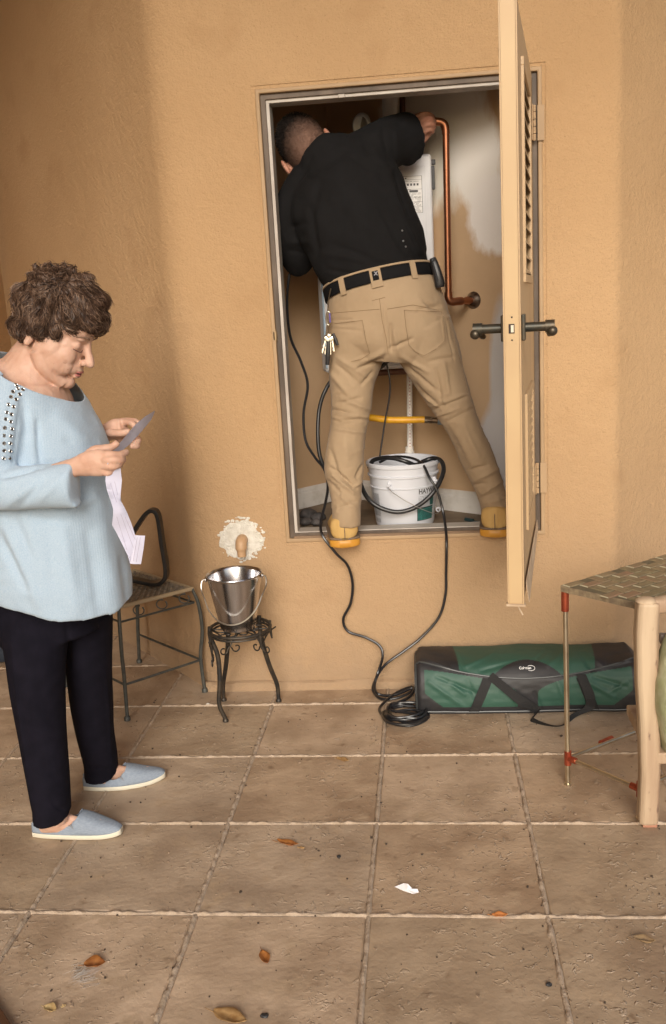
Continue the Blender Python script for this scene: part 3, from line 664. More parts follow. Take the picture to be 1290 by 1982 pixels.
tag(part(MB().tube(h2, .0085, 12, 8), 'rubber_hose', mat('black_rubber', (.014, .014, .015), .42, coat=.25)), 'thick black rubber hose looped round the white bucket', 'hose')
h3 = P([(800, 690, 3.58), (772, 690, 3.58), (752, 698, 3.58), (735, 712, 3.58), (700, 722, 3.60), (650, 732, 3.60), (630, 756, 3.58), (618, 795, 3.57), (616, 850, 3.55), (622, 890, 3.54), (640, 915, 3.54), (680, 918, 3.54)])
tag(part(MB().tube(h3, .0078, 12, 8), 'rubber_hose', bpy.data.materials['black_rubber']), 'thick black hose arching behind the man\'s thighs', 'hose')
# debris on the closet floor
DK = mat('dark_rag', (.03, .028, .028), .8, col2=(.10, .085, .08), nscale=25, bump=.6, bscale=60)
ra = MB()
for (x, y, Y, r) in ((598, 996, 3.74, 17), (615, 1002, 3.66, 15), (590, 1010, 3.58, 13), (612, 1012, 3.55, 12)): ra.ell(at(x, y, Y), (px2m(r, Y), px2m(r, Y), px2m(r*.6, Y)))
nm = remesh(ra, .006, 3, lambda P_, N: .009*vnoise(P_, .03, 4)+.004*vnoise(P_, .012, 5)); tag(finish('rag', nm, DK), 'crumpled dark rag lying in the left corner of the closet floor', 'rag')
w3 = onz(905, 1006, ZC+.006); tag(part(MB().cyl(w3, onz(936, 1013, ZC+.006), .004, seg=8).cyl(onz(902, 1005, ZC+.006), onz(916, 1008, ZC+.006), .008, seg=10), 'screwdriver', mat('teal_black', (.02, .05, .055), .4)), 'small dark screwdriver lying on the closet floor by the right boot', 'tool')

# ================================================================ DRAIN SPOUT
SP = mat('spout_paint', (.50, .32, .18), .5, col2=(.46, .29, .16), nscale=20)
c = at(470, 1048, YW)
tag(part(MB().tube([c+[0, .01, .006], c+[0, -.012, .008], c+[0, -.030, .002], c+[0, -.036, -.014], c+[0, -.036, -.018]], .0215, 20, 5).tube([c+[0, -.036, -.012], c+[0, -.036, -.048]], .0165, 20), 'drain_spout', SP, origin=c), 'tan elbow drain spout poking out of the white plaster patch', 'pipe')

# ================================================================ STEEL BUCKET AND STOOL
IRON = mat('dark_iron', (.035, .035, .035), .5, .6, col2=(.075, .06, .045), nscale=40, bump=.4, bscale=120)
st = np.array([-.677, 3.07, 0]); zs = .352
ST = thing('iron_stool', st, 'small round wrought iron plant stool with scrolls under the steel bucket', 'stool')
def circ(c_, r, n=28, e=1.0): return [np.array(c_)+np.array([math.cos(a)*r, math.sin(a)*r*e, 0]) for a in np.linspace(0, 2*math.pi, n, endpoint=False)]
rs = .108
part(MB().tube(circ(st+[0, 0, zs], rs), .0058, 10, 1, closed=True).tube(circ(st+[0, 0, zs-.012], rs-.002), .004, 8, 1, closed=True), 'seat_ring', IRON, ST)
m = MB()
for k in range(6):
    a = k*math.pi/3; ca = st+[.055*math.cos(a), .055*math.sin(a), zs-.004]; sp = []
    for i in range(18):
        t = i/17*2.4*math.pi; r_ = .040*(1-i/20); sp.append(ca+np.array([math.cos(t+a)*r_, math.sin(t+a)*r_, 0]))
    m.tube(sp, .0028, 6, 2)
for k in range(4):
    a = k*math.pi/4; m.tube([st+[rs*math.cos(a), rs*math.sin(a), zs-.005], st+[-rs*math.cos(a), -rs*math.sin(a), zs-.005]], .0026, 6)
part(m, 'seat_scrollwork', IRON, ST)
feet = [onz(437, 1397, 0), onz(540, 1358, 0), np.array([-.80, 3.24, 0])]
for f_ in feet:
    d = f_-st; a = math.atan2(d[1], d[0]); top = st+[rs*.98*math.cos(a), rs*.98*math.sin(a), zs]; out = unit(np.array([math.cos(a), math.sin(a), 0]))
    pts = [top+[0, 0, .012], top+[0, 0, -.03], top*.72+f_*.28+np.array([0, 0, zs*-.0])+out*-.012+[0, 0, 0], top*.45+f_*.55+out*-.004, top*.2+f_*.8+out*.012, f_+[0, 0, .012]]
    L_ = part(MB().tube(pts, [.008, .0085, .0085, .0085, .008, .0075], 10, 5), 'leg', IRON, ST)
    part(MB().lathe([(.004, 0), (.011, .001), (.011, .006), (.008, .012), (.006, .014)], c=f_, seg=14), 'foot', IRON, L_)
    m = MB(); tg = np.array([-out[1], out[0], 0])
    for sg in (-1, 1):
        pp = [top+[0, 0, -.105], top+tg*sg*.012+[0, 0, -.085], top+tg*sg*.040+[0, 0, -.045], top+tg*sg*.075+[0, 0, -.018], top*.6+st*.4+tg*sg*.09+[0, 0, -.010+zs*.4]]
        m.tube(pp[:4], .0028, 6, 5)
        cs = top+tg*sg*.026+[0, 0, -.112]; sp = []
        for i in range(14):
            t = i/13*1.7*math.pi; r_ = .017*(1-i/22); sp.append(cs+tg*sg*math.cos(math.pi-t)*r_+np.array([0, 0, math.sin(math.pi-t)*-r_]))
        m.tube([top+[0, 0, -.10]]+sp, .0028, 6, 2)
    part(m, 'leg_scroll', IRON, L_)
m = MB()
for ang in (200, 20, 320, 100):
    a = math.radians(ang); p = st+[rs*math.cos(a), rs*math.sin(a), zs]; part(MB().tube([p+[0, 0, .012], p+[0, 0, -.02], p+[.004*math.cos(a), 0, -.055]], [.005, .0055, .003], 8, 3), 'finial', IRON, ST)
STEEL = mat('brushed_steel', (.60, .59, .60), .22, 1, col2=(.50, .49, .49), nscale=60, stretch=(1, 1, .06))
sb = np.array([st[0]-.005, st[1], zs+.004])
SB = thing('steel_bucket', sb, 'shiny stainless steel bucket with wire handle standing on the iron stool', 'bucket')
r0, r1, hb = .062, .096, .192
part(MB().lathe([(.001, .002), (r0-.004, .002), (r0, .0), (r0+.001, .006), (r0+(r1-r0)*.97, hb*.97), (r1, hb), (r1+.003, hb+.002), (r1+.0015, hb+.005), (r1-.002, hb+.002), (r1-.004, hb*.97), (r0-.002, .010), (.001, .008)], c=sb, seg=72), 'shell', STEEL, SB, ang=50)
hx = 1.0
ea, eb = sb+[-r1-.003, -.012, hb-.012], sb+[r1+.003, .004, hb-.006]
for e_ in (ea, eb): part(MB().ell(e_, (.005, .010, .010)).cyl(e_+[0, -.008, -.004], e_+[0, .008, -.004], .003, seg=8), 'ear', STEEL, SB)
hp = [ea+[.004, 0, 0], ea+[-.012, -.008, -.002], ea+[-.014, -.02, -.03]]
for t in np.linspace(.12, .88, 9):
    a = math.pi*t; hp.append(sb+np.array([-math.cos(a)*.108, -.02-.085*math.sin(a), hb-.02-.128*math.sin(a)]))
hp += [eb+[.014, -.02, -.03], eb+[.012, -.008, -.002], eb+[-.004, 0, 0]]
part(MB().tube(hp, .0026, 8, 6), 'handle', mat('handle_wire', (.72, .70, .64), .3, 1), SB)

# ================================================================ IRON CHAIR (left)
CHI = mat('chair_iron', (.06, .068, .065), .55, .4, col2=(.10, .10, .09), nscale=30)
f1, f2, f3 = onz(247, 1395, 0), onz(397, 1340, 0), onz(270, 1283, 0); f4 = f1+f3-f2
s1, s2 = at(232, 1192, 3.10), at(372, 1137, 3.30); s3 = at(262, 1108, 3.57); s4 = s1+s3-s2; zseat = .43
for s_ in (s1, s2, s3, s4): s_[2] = zseat
CHR = thing('iron_chair', (f1+f3)/2, 'weathered iron patio chair with a woven wire seat behind the woman', 'chair')
for s_, f_ in ((s1, f1), (s2, f2), (s3, f3), (s4, f4)):
    o_ = unit((f_-(f1+f3)/2)*[1, 1, 0])
    L_ = part(MB().tube([s_, s_*.85+f_*.15+o_*.018, s_*.6+f_*.4+o_*.02, s_*.35+f_*.65, f_*.97+s_*.03-o_*.0, f_+[0, 0, .008]], [.006, .0075, .0075, .0075, .007, .007], 8, 5), 'leg', CHI, CHR)
    part(MB().lathe([(.004, 0), (.012, .002), (.012, .012), (.008, .018)], c=f_, seg=12), 'foot', CHI, L_)
mid = lambda s_, f_, t: s_*(1-t)+f_*t
for a, b_ in (((s1, f1), (s2, f2)), ((s2, f2), (s3, f3)), ((s1, f1), (s4, f4))):
    part(MB().tube([mid(*a, .68), mid(*b_, .68)], .0045, 6), 'stretcher', CHI, CHR)
    part(MB().tube([mid(*a, .13), mid(*b_, .13)], .004, 6), 'apron_bar', CHI, CHR)
m = MB()
for k in range(3):
    c_ = s1*(1-(k+.8)/3.2)+s2*((k+.8)/3.2); part(MB().tube([c_+[0, 0, -.01]]+[c_+np.array([math.cos(a)*.020, .0, -.03+math.sin(a)*.018]) for a in np.linspace(1.2, 7, 10)], .0026, 6, 2), 'apron_scroll', CHI, CHR)
MESHM = mat('seat_wire', (.30, .25, .18), .6, .2, col2=(.14, .12, .10), nscale=60)
e1, e2 = s2-s1, s4-s1
ctr = (s1+s2+s3+s4)/4
part(MB().tube([s1, s2, s3, s4], .008, 8, 1, closed=False).tube([s4, s1], .008, 8), 'seat_rim', mat('seat_rim_tan', (.36, .28, .18), .6), CHR)
m = MB(); nw = 26
for k in range(1, nw):
    for (o0, dd, ee) in ((s1, e1, e2), (s1, e2, e1)):
        a = o0+dd*k/nw; P_ = [a+ee*t+np.array([0, 0, .002*(1 if (i+k) % 2 else -1)]) for i, t in enumerate(np.linspace(0, 1, nw))]
        m.tube(P_, .0028, 4)
o = part(m, 'seat_weave', MESHM, CHR, smooth=False); o['kind'] = 'stuff'
# black flat-bar triangle standing on the seat
BLK = mat('black_bar', (.012, .012, .013), .35, coat=.3)
tp = []
Yt = 3.30
tri = [(262, 1024, Yt), (283, 994, Yt), (297, 989, Yt), (306, 1002, Yt), (313, 1050, Yt), (321, 1100, Yt+.0), (318, 1122, Yt), (300, 1131, Yt), (262, 1124, Yt), (235, 1118, Yt), (222, 1108, Yt), (226, 1090, Yt), (246, 1052, Yt)]
Q = [at(x, y, Y) for x, y, Y in tri]; n = len(Q)
pts = crom(np.vstack([Q[-1], Q, Q[:3]]), 5)[5:5+n*5]; RG = []
for i in range(len(pts)):
    t = unit(pts[(i+1) % len(pts)]-pts[i-1]); nn = unit(np.cross(t, [0, 1, 0])); RG.append([pts[i]+nn*.0075+[0, -.012, 0], pts[i]+nn*.0075+[0, .028, 0], pts[i]-nn*.0075+[0, .028, 0], pts[i]-nn*.0075+[0, -.012, 0]])
tag(part(MB().rings(RG, closed=True), 'triangle_frame', BLK, smooth=True, bevel=.002), 'black rounded triangular metal frame standing on the iron chair seat', 'frame')
# dark folded cloth at the far left
m = MB(); p = onz(-4, 1284, 0)
m.box(p+[-.09, .12, .035], (.26, .26, .055)).box(p+[-.09, .12, .08], (.24, .24, .04))
nm = remesh(m, .012, 5, lambda P_, N: .006*vnoise(P_, .06, 2)); tag(finish('folded_cloth', nm, mat('navy_cloth', (.012, .018, .03), .8)), 'dark navy folded cloth on the floor at the far left edge', 'cloth')
p = onz(17, 1990, 0); pa, pb = onz(-6, 1950, 0), onz(22, 1994, 0)
dd = unit(pb-pa); tag(part(MB().prism([pa-dd*.1, pb+dd*.3, pb+dd*.3+[-.3, -.1, 0], pa-dd*.1+[-.3, -.1, 0]], (0, 0, .018)), 'wooden_board', mat('brown_board', (.11, .05, .022), .6, col2=(.07, .03, .014), nscale=8, stretch=(1, .1, 1)), smooth=False, bevel=.002), 'edge of a brown wooden board at the bottom left corner', 'board')
# ================================================================ GREEN AND BLACK BAG
GRN = mat('green_nylon', (.024, .078, .055), .56, col2=(.030, .092, .066), nscale=5, bump=0, bscale=14, bdist=.006, bump2=.35, b2scale=700, b2dist=.0006)
BLN = mat('black_nylon', (.016, .016, .018), .55, col2=(.026, .025, .028), nscale=6, bump=0, bscale=16, bdist=.008, bump2=.35, b2scale=700, b2dist=.0006)
WEB = mat('webbing', (.012, .012, .013), .75, bump=.6, bscale=500)
BX0, BX1, BY0, BY1, BH = -.066, .715, 3.085, 3.315, .178
BAG = thing('duffel_bag', ((BX0+BX1)/2, (BY0+BY1)/2, 0), 'long green and black nylon carry bag lying against the wall', 'bag')
# profile (y,z) from front bottom up over the top to the back
prof = crom([(BY0+.006, .004), (BY0-.002, .045), (BY0, .09), (BY0+.012, .135), (BY0+.045, .172), (BY0+.10, .184), (BY0+.17, .182), (BY1-.01, .174), (BY1, .15)], 8)
pl = np.concatenate([[0], np.cumsum(np.linalg.norm(np.diff(prof, axis=0), axis=1))]); pl /= pl[-1]
def bagpt(u, v, off=0.0):
    x = BX0+(BX1-BX0)*u; y = np.interp(v, pl, prof[:, 0]); z = np.interp(v, pl, prof[:, 1])
    y2 = np.interp(v+.01, pl, prof[:, 0]); z2 = np.interp(v+.01, pl, prof[:, 1]); y1 = np.interp(v-.01, pl, prof[:, 0]); z1 = np.interp(v-.01, pl, prof[:, 1])
    n_ = unit(np.array([0, -(z2-z1), (y2-y1)]));
    sag = -.010*math.exp(-((u-.5)/.35)**2)*0
    q = np.array([[x*1.0, y*1.0, z*1.0]]); d = .0060*vnoise(q, .10, 6)[0]+.0012*vnoise(q*[1, 1, 2.2], .035, 7)[0]
    e = min(u, 1-u)*(BX1-BX0); rnd = -.022*max(0, 1-e/.022)**2
    return np.array([x, y, max(z, .002)])+n_*(d+off+rnd*.6)+np.array([0, 0, rnd*.5*v])
NU, NV = 420, 150
flapv = lambda u: .335+.19*abs(2*u-1)**2.0     # lower edge of the flap
def region(u, v):
    a = abs(2*u-1); fe = flapv(u)
    if v > fe:   # flap
        lim = .63-.10*(v-fe)*1.5 if v < .62 else .60
        lim = .60+.10*(v-fe)
        if abs(u-.5) < .155 and v < fe+.17*(1-((u-.5)/.155)**2): return 2
        return 1 if a > lim else 0
    # front panel
    if v < .075: return 1
    if abs(u-.5) < .045+.14*max(0, (v-.19)/.145)**2.2 : return 2
    if a > .92: return 1
    if a > .74 and (a-.74)/.2 > (v-.06)/.17: return 1
    return 0
BAGF = folds([(900, 1290, 960, 1262, 5, .006), (930, 1300, 1000, 1280, 4, -.005), (1120, 1262, 1150, 1300, 5, -.007), (1135, 1258, 1170, 1290, 5, .007), (1090, 1260, 1060, 1290, 5, .004), (1060, 1258, 1030, 1285, 4, -.004), (880, 1255, 900, 1300, 4, -.005), (830, 1320, 900, 1370, 5, .006), (845, 1310, 930, 1345, 4, -.006), (870, 1320, 900, 1345, 4, .005), (1130, 1315, 1190, 1350, 5, .006), (1150, 1310, 1215, 1330, 4, -.006), (1180, 1340, 1215, 1320, 4, .005), (810, 1262, 870, 1275, 4, -.005), (815, 1272, 870, 1292, 4, .006), (1175, 1270, 1230, 1262, 4, -.006), (1180, 1285, 1232, 1275, 4, .006), (960, 1255, 1100, 1258, 4, .003), (990, 1345, 1010, 1375, 4, .004), (1035, 1340, 1050, 1375, 4, -.004), (905, 1315, 930, 1375, 5, -.004), (1080, 1320, 1100, 1370, 5, .005)])
grids = {0: ('green_panel', GRN), 1: ('black_panel', BLN), 2: ('centre_panel', BLN)}
PT = [[bagpt(i/NU, j/NV, .003 if j/NV > flapv(i/NU) else 0) for j in range(NV+1)] for i in range(NU+1)]
_A = np.array(PT).reshape(-1, 3); _D = BAGF(_A, np.tile(unit(np.array([0, -1., .45])), (len(_A), 1))); _A = _A+unit(np.array([0, -1., .45]))*_D[:, None]; PT = _A.reshape(NU+1, NV+1, 3)
for r_, (nm_, mt) in grids.items():
    V = []; ix = {}; F = []
    for i in range(NU):
        for j in range(NV):
            if region((i+.5)/NU, (j+.5)/NV) == r_:
                f_ = []
                for a, b_ in ((i, j), (i+1, j), (i+1, j+1), (i, j+1)):
                    if (a, b_) not in ix: ix[(a, b_)] = len(V); V.append(PT[a][b_])
                    f_.append(ix[(a, b_)])
                F.append(tuple(f_))
    part(MB().add(V, F), nm_, mt, BAG, ang=60)
for i in (0, NU):
    V = [PT[i][j] for j in range(NV+1)]; part(MB().prism([(v[0], v[1], v[2]) for v in V]+[(V[-1][0], BY1, .004)], (.004 if i else -.004, 0, 0)), 'end_panel', BLN, BAG, smooth=False)
part(MB().tube([bagpt(u, flapv(u), .005) for u in np.linspace(0, 1, 60)], .0028, 6), 'flap_piping', mat('piping', (.05, .055, .055), .35), BAG)
part(MB().tube([bagpt(u, .03, .004) for u in np.linspace(0, 1, 40)], .003, 6), 'bottom_piping', bpy.data.materials['piping'], BAG)
for u in (.002, .998): part(MB().tube([bagpt(u, v, .003) for v in np.linspace(.02, .97, 30)], .003, 6), 'end_piping', bpy.data.materials['piping'], BAG)
m = MB()
def band(path, wdt, off):
    V = []; P_ = [np.array(p) for p in path]
    for i, p in enumerate(P_):
        d = unit(P_[min(i+1, len(P_)-1)]-P_[max(i-1, 0)]); q = np.array([-d[1], d[0]*1.0]); sc = np.array([1/(BX1-BX0), 1/.40])
        V += [bagpt(*(p+q*wdt*sc), off), bagpt(*(p-q*wdt*sc), off)]
    return MB().add(V, [(2*i, 2*i+2, 2*i+3, 2*i+1) for i in range(len(P_)-1)])
for (a, b_) in (((.255, .02), (.325, .34)), ((.795, .02), (.735, .34))):
    part(band([np.array(a)*(1-t)+np.array(b_)*t for t in np.linspace(0, 1, 16)], .017, .006), 'strap', WEB, BAG)
def ribbon(pts, wv, n=8, th=.002):
    C = crom(pts, n); W_ = crom(wv, n); V = []; m_ = len(C)
    RG = [[C[i]+W_[i], C[i]-W_[i], C[i]-W_[i]+[0, -th, th*.3], C[i]+W_[i]+[0, -th, th*.3]] for i in range(m_)]
    return MB().rings(RG)
bp = lambda u, v, o=.012: bagpt(u, v, o)
zz = np.array
hpts = [bp(.335, .36), bp(.40, .26, .015), bp(.47, .15, .02), bp(.54, .06, .022), onz(1030, 1392, .012), onz(1062, 1404, .006), onz(1090, 1404, .006), onz(1112, 1385, .014), bp(.765, .08, .022), bp(.77, .17, .018), bp(.755, .26, .015), bp(.735, .36)]
wv = [(.010, 0, .012), (.010, 0, .012), (.011, 0, .013), (.009, -.004, .013), (.004, -.008, .012), (0, -.012, .010), (-.004, -.012, .008), (-.012, -.006, .006), (-.016, 0, .004), (-.017, 0, 0), (-.017, 0, 0), (-.016, 0, 0)]
part(ribbon(hpts, wv), 'handle', WEB, BAG, smooth=False)
LG = mat('logo_white', (.75, .76, .76), .5)
lc = (.50, flapv(.5)+.085)
m = MB(); ring = []
for a in np.linspace(-2.2, 2.35, 20): ring.append(bagpt(lc[0]+.018+.018*math.cos(a), lc[1]+.022*math.sin(a), .0055))
m.tube(ring, .0012, 5)
tm = text_mesh('Coleman', .0125, .0004)
for v in tm.vertices: v.co = Vector(bagpt(lc[0]-.034+v.co.x/(BX1-BX0)*.92, lc[1]-.009+v.co.y/.40, .0062))
part(m, 'logo', LG, BAG); finish('logo_lettering', tm, LG, BAG, smooth=False)

# ================================================================ WOVEN TABLE
PIPE = mat('nickel_pipe', (.68, .62, .48), .3, 1, col2=(.46, .38, .26), nscale=14, nlow=.5, nhigh=.75)
CUF = mat('copper_fitting', (.42, .10, .05), .38, .7, col2=(.30, .06, .03), nscale=30)
A = at(1093, 1140, 2.594); zt = A[2]; fA, fB = onz(1100, 1519, 0), onz(1239, 1585, 0)
C0 = onz(1087, 1133, zt+.012); C1 = onz(1241, 1168, zt+.012); ab = C1-C0; Lab = np.linalg.norm(ab[:2])
tgt = onz(1290, 1073, zt+.012); ac = unit((tgt-C0)*[1, 1, 0]); LT = .62
ab = unit(ab*[1, 1, 0])
TB = thing('woven_table', (fA+fB)/2, 'small table with a palm mat top on metal pipe legs with copper fittings', 'table')
TPM = mat('mat_base', (.17, .14, .085), .7, col2=(.10, .085, .05), nscale=30)
W2 = Lab+.02
part(MB().prism([C0, C0+ab*W2, C0+ab*W2+ac*LT, C0+ac*LT], (0, 0, -.016)), 'table_top', TPM, TB, smooth=False, bevel=.002)
part(MB().prism([C0+[0, 0, .0]-ac*.003, C0+ab*W2-ac*.003, C0+ab*W2+ac*.001, C0+ac*.001], (0, 0, -.018)), 'edge_binding', mat('frayed_edge', (.26, .20, .12), .9, col2=(.15, .11, .07), nscale=60, bump=1, bscale=200), TB, smooth=False)
SM = [mat('palm_strip_a', (.26, .20, .115), .5, col2=(.17, .13, .075), nscale=25, stretch=(1, 1, 1), bump=.3, bscale=120), mat('palm_strip_b', (.21, .165, .095), .55, col2=(.25, .15, .09), nscale=18), mat('palm_strip_c', (.22, .18, .10), .5, col2=(.15, .12, .07), nscale=30)]
RIM = mat('palm_rim', (.42, .38, .26), .6)
cw_, cl = .034, .068   # herringbone strip
smesh = []
for k in range(3):
    e = .0014; V = [(e, e, 0), (cl-e, e, 0), (cl-e, cw_-e, 0), (e, cw_-e, 0), (e+.003, e+.003, .0022), (cl-e-.003, e+.003, .0022), (cl-e-.003, cw_-e-.003, .0022), (e+.003, cw_-e-.003, .0022)]
    F = [(4, 5, 6, 7), (0, 1, 5, 4), (1, 2, 6, 5), (2, 3, 7, 6), (3, 0, 4, 7)]
    me = bpy.data.meshes.new('woven_strip'); me.from_pydata(V, [], F); me.materials.append(SM[k]); me.materials.append(RIM)
    me.polygons[4].material_index = 1; me.polygons[3].material_index = 1; smesh.append(me)
org = LOC[TB.name]; ca = math.atan2(ac[1], ac[0])
nx = int(LT/cw_)+2; ny = int(W2/cw_)+2
# classic herringbone lattice in units of the strip width; clipped to the top
perp = np.array([-ac[1], ac[0], 0]);
if perp.dot(ab) < 0: perp = -perp
flip = np.cross(ac, perp)[2] < 0
cnt = 0
for i in range(-24, 40):
    for j in range(-24, 40):
        for vert in (0, 1):
            # herringbone of 2x1 bricks: horizontals at (i*?...)
            if (i - j) % 4 != 0: continue
            x, y = (i, j) if not vert else (i+3, j)
            sx, sy = (2, 1) if not vert else (1, 2)
            X, Y_ = x*cw_, y*cw_
            pc = C0+ac*(X+sx*cw_/2)+perp*(Y_+sy*cw_/2)
            M = np.column_stack([ab[:2], ac[:2]]); s_, t_ = np.linalg.solve(M, (pc-C0)[:2])
            if not (.016 < s_ < W2-.016 and .014 < t_ < LT-.02): continue
            o = bpy.data.objects.new('woven_strip', smesh[int(rng.integers(3))]); COL.objects.link(o); o.parent = TB
            p = C0+ac*X+perp*Y_
            ang = ca if not vert else ca+(math.pi/2 if not flip else -math.pi/2)
            base = p if not vert else (p+ac*cw_ if not flip else p)
            if flip and not vert: base = p+perp*cw_
            if not vert and not flip: base = p
            # orient strip box: local x along its length
            o.location = base-org+np.array([0, 0, .0004]); o.rotation_euler = (0, 0, ang); cnt += 1
def leg(f_, top):
    L_ = part(MB().cyl(f_+[0, 0, .004], top-[0, 0, .002], .0075, seg=18), 'leg', PIPE, TB)
    part(MB().cyl(top-[0, 0, .062], top-[0, 0, .002], .0112, seg=18), 'top_sleeve', CUF, L_)
    part(MB().cyl(f_, f_+[0, 0, .006], .010, seg=14), 'foot_cap', PIPE, L_)
    return L_
tA = np.array([A[0]+.002, A[1], zt-.004]); tB = np.array([fB[0]+.002, fB[1], zt-.004]); back = ac*.50
fC, fD = fA+back, fB+back; tC, tD = tA+back, tB+back
for f_, t_ in ((fA, tA), (fB, tB), (fC, tC), (fD, tD)): leg(f_, t_)
hz = at(1100, 1467, fA[1])[2]
def brace(p, q, nm_='brace'): part(MB().cyl(p, q, .0058, seg=14), nm_, PIPE, TB)
kA, kB, kC, kD = fA+[0, 0, hz], fB+[0, 0, at(1238, 1528, fB[1])[2]], fC+[0, 0, hz], fD+[0, 0, hz]
brace(kA, kB); brace(kA, (kC*.9+kD*.1)); brace(kB, kD)
for k_, d_ in ((kA, kB-kA), (kB, kA-kB)):
    d_ = unit(d_); part(MB().cyl(k_-[0, 0, .022], k_+[0, 0, .022], .0108, seg=16).cyl(k_, k_+d_*.030, .0095, seg=14), 'tee_fitting', CUF, TB)
mq = kA*.66+kC*.34; d_ = unit(kC-kA); part(MB().cyl(mq-d_*.026, mq+d_*.026, .0095, seg=14), 'coupling', CUF, TB)

# ================================================================ WOODEN CHAIR (right edge)
WOOD = mat('bleached_wood', (.52, .40, .27), .65, col2=(.30, .19, .12), nscale=16, stretch=(1, 1, .12), nlow=.40, nhigh=.66, bump=.3, bscale=60)
WOODR = mat('pink_wood_end', (.42, .20, .13), .6, col2=(.32, .14, .09), nscale=9, stretch=(1, 1, .2))
mix_in(WOOD, noise_mask(WOOD.node_tree, 30, .66, .74, 3, (1, 1, .5)), (.16, .10, .07))
Yw = 2.315
fw = onz(1258, 1602, 0); zwt = at(1258, 1162, Yw)[2]
WC = thing('wooden_chair', (fw[0], Yw, 0), 'bleached wooden chair with a pale green cushion at the right edge', 'chair')
prof = [(1258, 1598, 20, 0), (1259, 1500, 20, 0), (1259, 1400, 21, 0), (1259, 1320, 22, 0), (1258, 1230, 22, 0), (1257, 1190, 22, 0), (1257, 1168, 22, 0)]
RG = []
for x, y, hw, _ in prof:
    p = at(x, y, Yw); z = max(p[2], 0); a = px2m(hw, Yw); th = .045; sk = .0
    RG.append([(p[0]-a, Yw, z), (p[0]-a+.012, Yw-.006, z), (p[0]+a*.72, Yw-.006, z), (p[0]+a, Yw+.012, z), (p[0]+a, Yw+th, z), (p[0]-a, Yw+th, z)])
RG[-1] = [(v[0], v[1], v[2]) for v in RG[-1]]
RG = [[(v[0]+.004*math.sin(i*1.3), v[1], v[2]) for v in r] for i, r in enumerate(RG)]
part(MB().rings(RG), 'front_post', WOOD, WC, smooth=False, bevel=.008)
pt = at(1257, 1168, Yw); part(MB().ell((pt[0]-.002, Yw+.019, pt[2]), (px2m(22, Yw)*.98, .0235, .011)), 'post_top', WOOD, WC)
pr0 = at(1262, 1172, Yw); part(MB().esweep([[pr0[0]-.004, Yw+.02, pr0[2]-.010, .021, .019], [pr0[0]+.15, Yw+.03, pr0[2]+.004, .021, .019], [pr0[0]+.45, Yw+.03, pr0[2]+.004, .021, .019]], 3, 16, 3.5), 'top_rail', WOOD, WC)
pm = at(1285, 1236, Yw+.10); part(MB().box(pm+[.20, 0, 0], (.42, .022, .028)), 'back_rail', mat('grey_wood', (.30, .25, .22), .6), WC, smooth=False, bevel=.004)
part(MB().box2((pt[0]+.005, Yw+.045, .0), (pt[0]+.045, Yw+.085, .46)), 'rear_post', WOODR, WC, smooth=False, bevel=.004)
part(MB().box2((pt[0]+.40, Yw, .0), (pt[0]+.44, Yw+.045, zwt)), 'front_post', WOOD, WC, smooth=False, bevel=.005)
CUS = mat('green_cushion', (.33, .35, .19), .8, col2=(.45, .45, .29), nscale=22, nlow=.4, nhigh=.6, bump=.4, bscale=60, bump2=.4, b2scale=14, b2dist=.01)
m = MB(); c_ = at(1345, 1345, Yw+.03); m.sweep([(1350, 1225, Yw+.02, 50, .05), (1348, 1300, Yw+.01, 77, .085), (1348, 1380, Yw+.01, 80, .09), (1352, 1455, Yw+.02, 62, .06)], 6, 28, 2.8)
nm = remesh(m, .008, 4, lambda P_, N: .006*vnoise(P_, .07, 2)+.002*vnoise(P_, .02, 9)); finish('cushion', nm, CUS, WC)
part(MB().box2((pt[0]+.012, Yw-.004, at(1280, 1465, Yw)[2]-.02), (pt[0]+.42, Yw+.30, at(1280, 1465, Yw)[2]+.012)), 'seat_board', WOOD, WC, smooth=False, bevel=.004)

# ================================================================ LEAVES, PAPER SCRAP, GRIT
LEAFM = {'orange': mat('leaf_orange', (.36, .14, .03), .6, col2=(.24, .08, .02), nscale=60), 'tan': mat('leaf_tan', (.42, .26, .11), .6, col2=(.28, .15, .05), nscale=60),
         'pale': mat('leaf_pale', (.55, .42, .20), .6, col2=(.42, .28, .12), nscale=60), 'bright': mat('leaf_bright', (.62, .22, .05), .55, col2=(.5, .2, .07), nscale=60), 'dark': mat('leaf_dark', (.20, .13, .07), .7, col2=(.33, .22, .11), nscale=60)}
def leaf(px, py, L, W_, rz, curl, tint, label, stem=True, tip=0.0):
    L *= 1.35; W_ *= 1.35; c_ = onz(px, py, .001); V = []; n = 12
    for i in range(n+1):
        t = i/n; wd = W_*math.sin(math.pi*min(1, t*.97+.02))**.75*(1-.25*t)
        for k, s_ in enumerate((-1, -.5, 0, .5, 1)):
            x = (t-.5)*L; y = wd*s_; z = .002+curl*(abs(s_)**1.6)*wd*1.1+curl*.25*L*(2*t-1)**2+.0015*math.sin(9*t+s_*3)
            V.append((x, y, z))
    F = [(i*5+k, i*5+5+k, i*5+6+k, i*5+1+k) for i in range(n) for k in range(4)]
    if stem:
        b = len(V); V += [(-L*.5, .0008, .004), (-L*.5, -.0008, .004), (-L*.78, -.0006, .008), (-L*.78, .0006, .008)]; F.append((b, b+1, b+2, b+3))
    a = math.radians(rz); V = [(x*math.cos(a)-y*math.sin(a)+c_[0], x*math.sin(a)+y*math.cos(a)+c_[1], z) for x, y, z in V]
    o = part(MB().add(V, F), 'dry_leaf', LEAFM[tint], origin=c_)
    sm = o.modifiers.new('thickness', 'SOLIDIFY'); sm.thickness = .0006
    tag(o, label, 'leaf', 'dry leaves scattered on the patio floor')
leaf(664, 1473, .034, .010, -25, .5, 'tan', 'small tan leaf beside the joint, farthest from the camera')
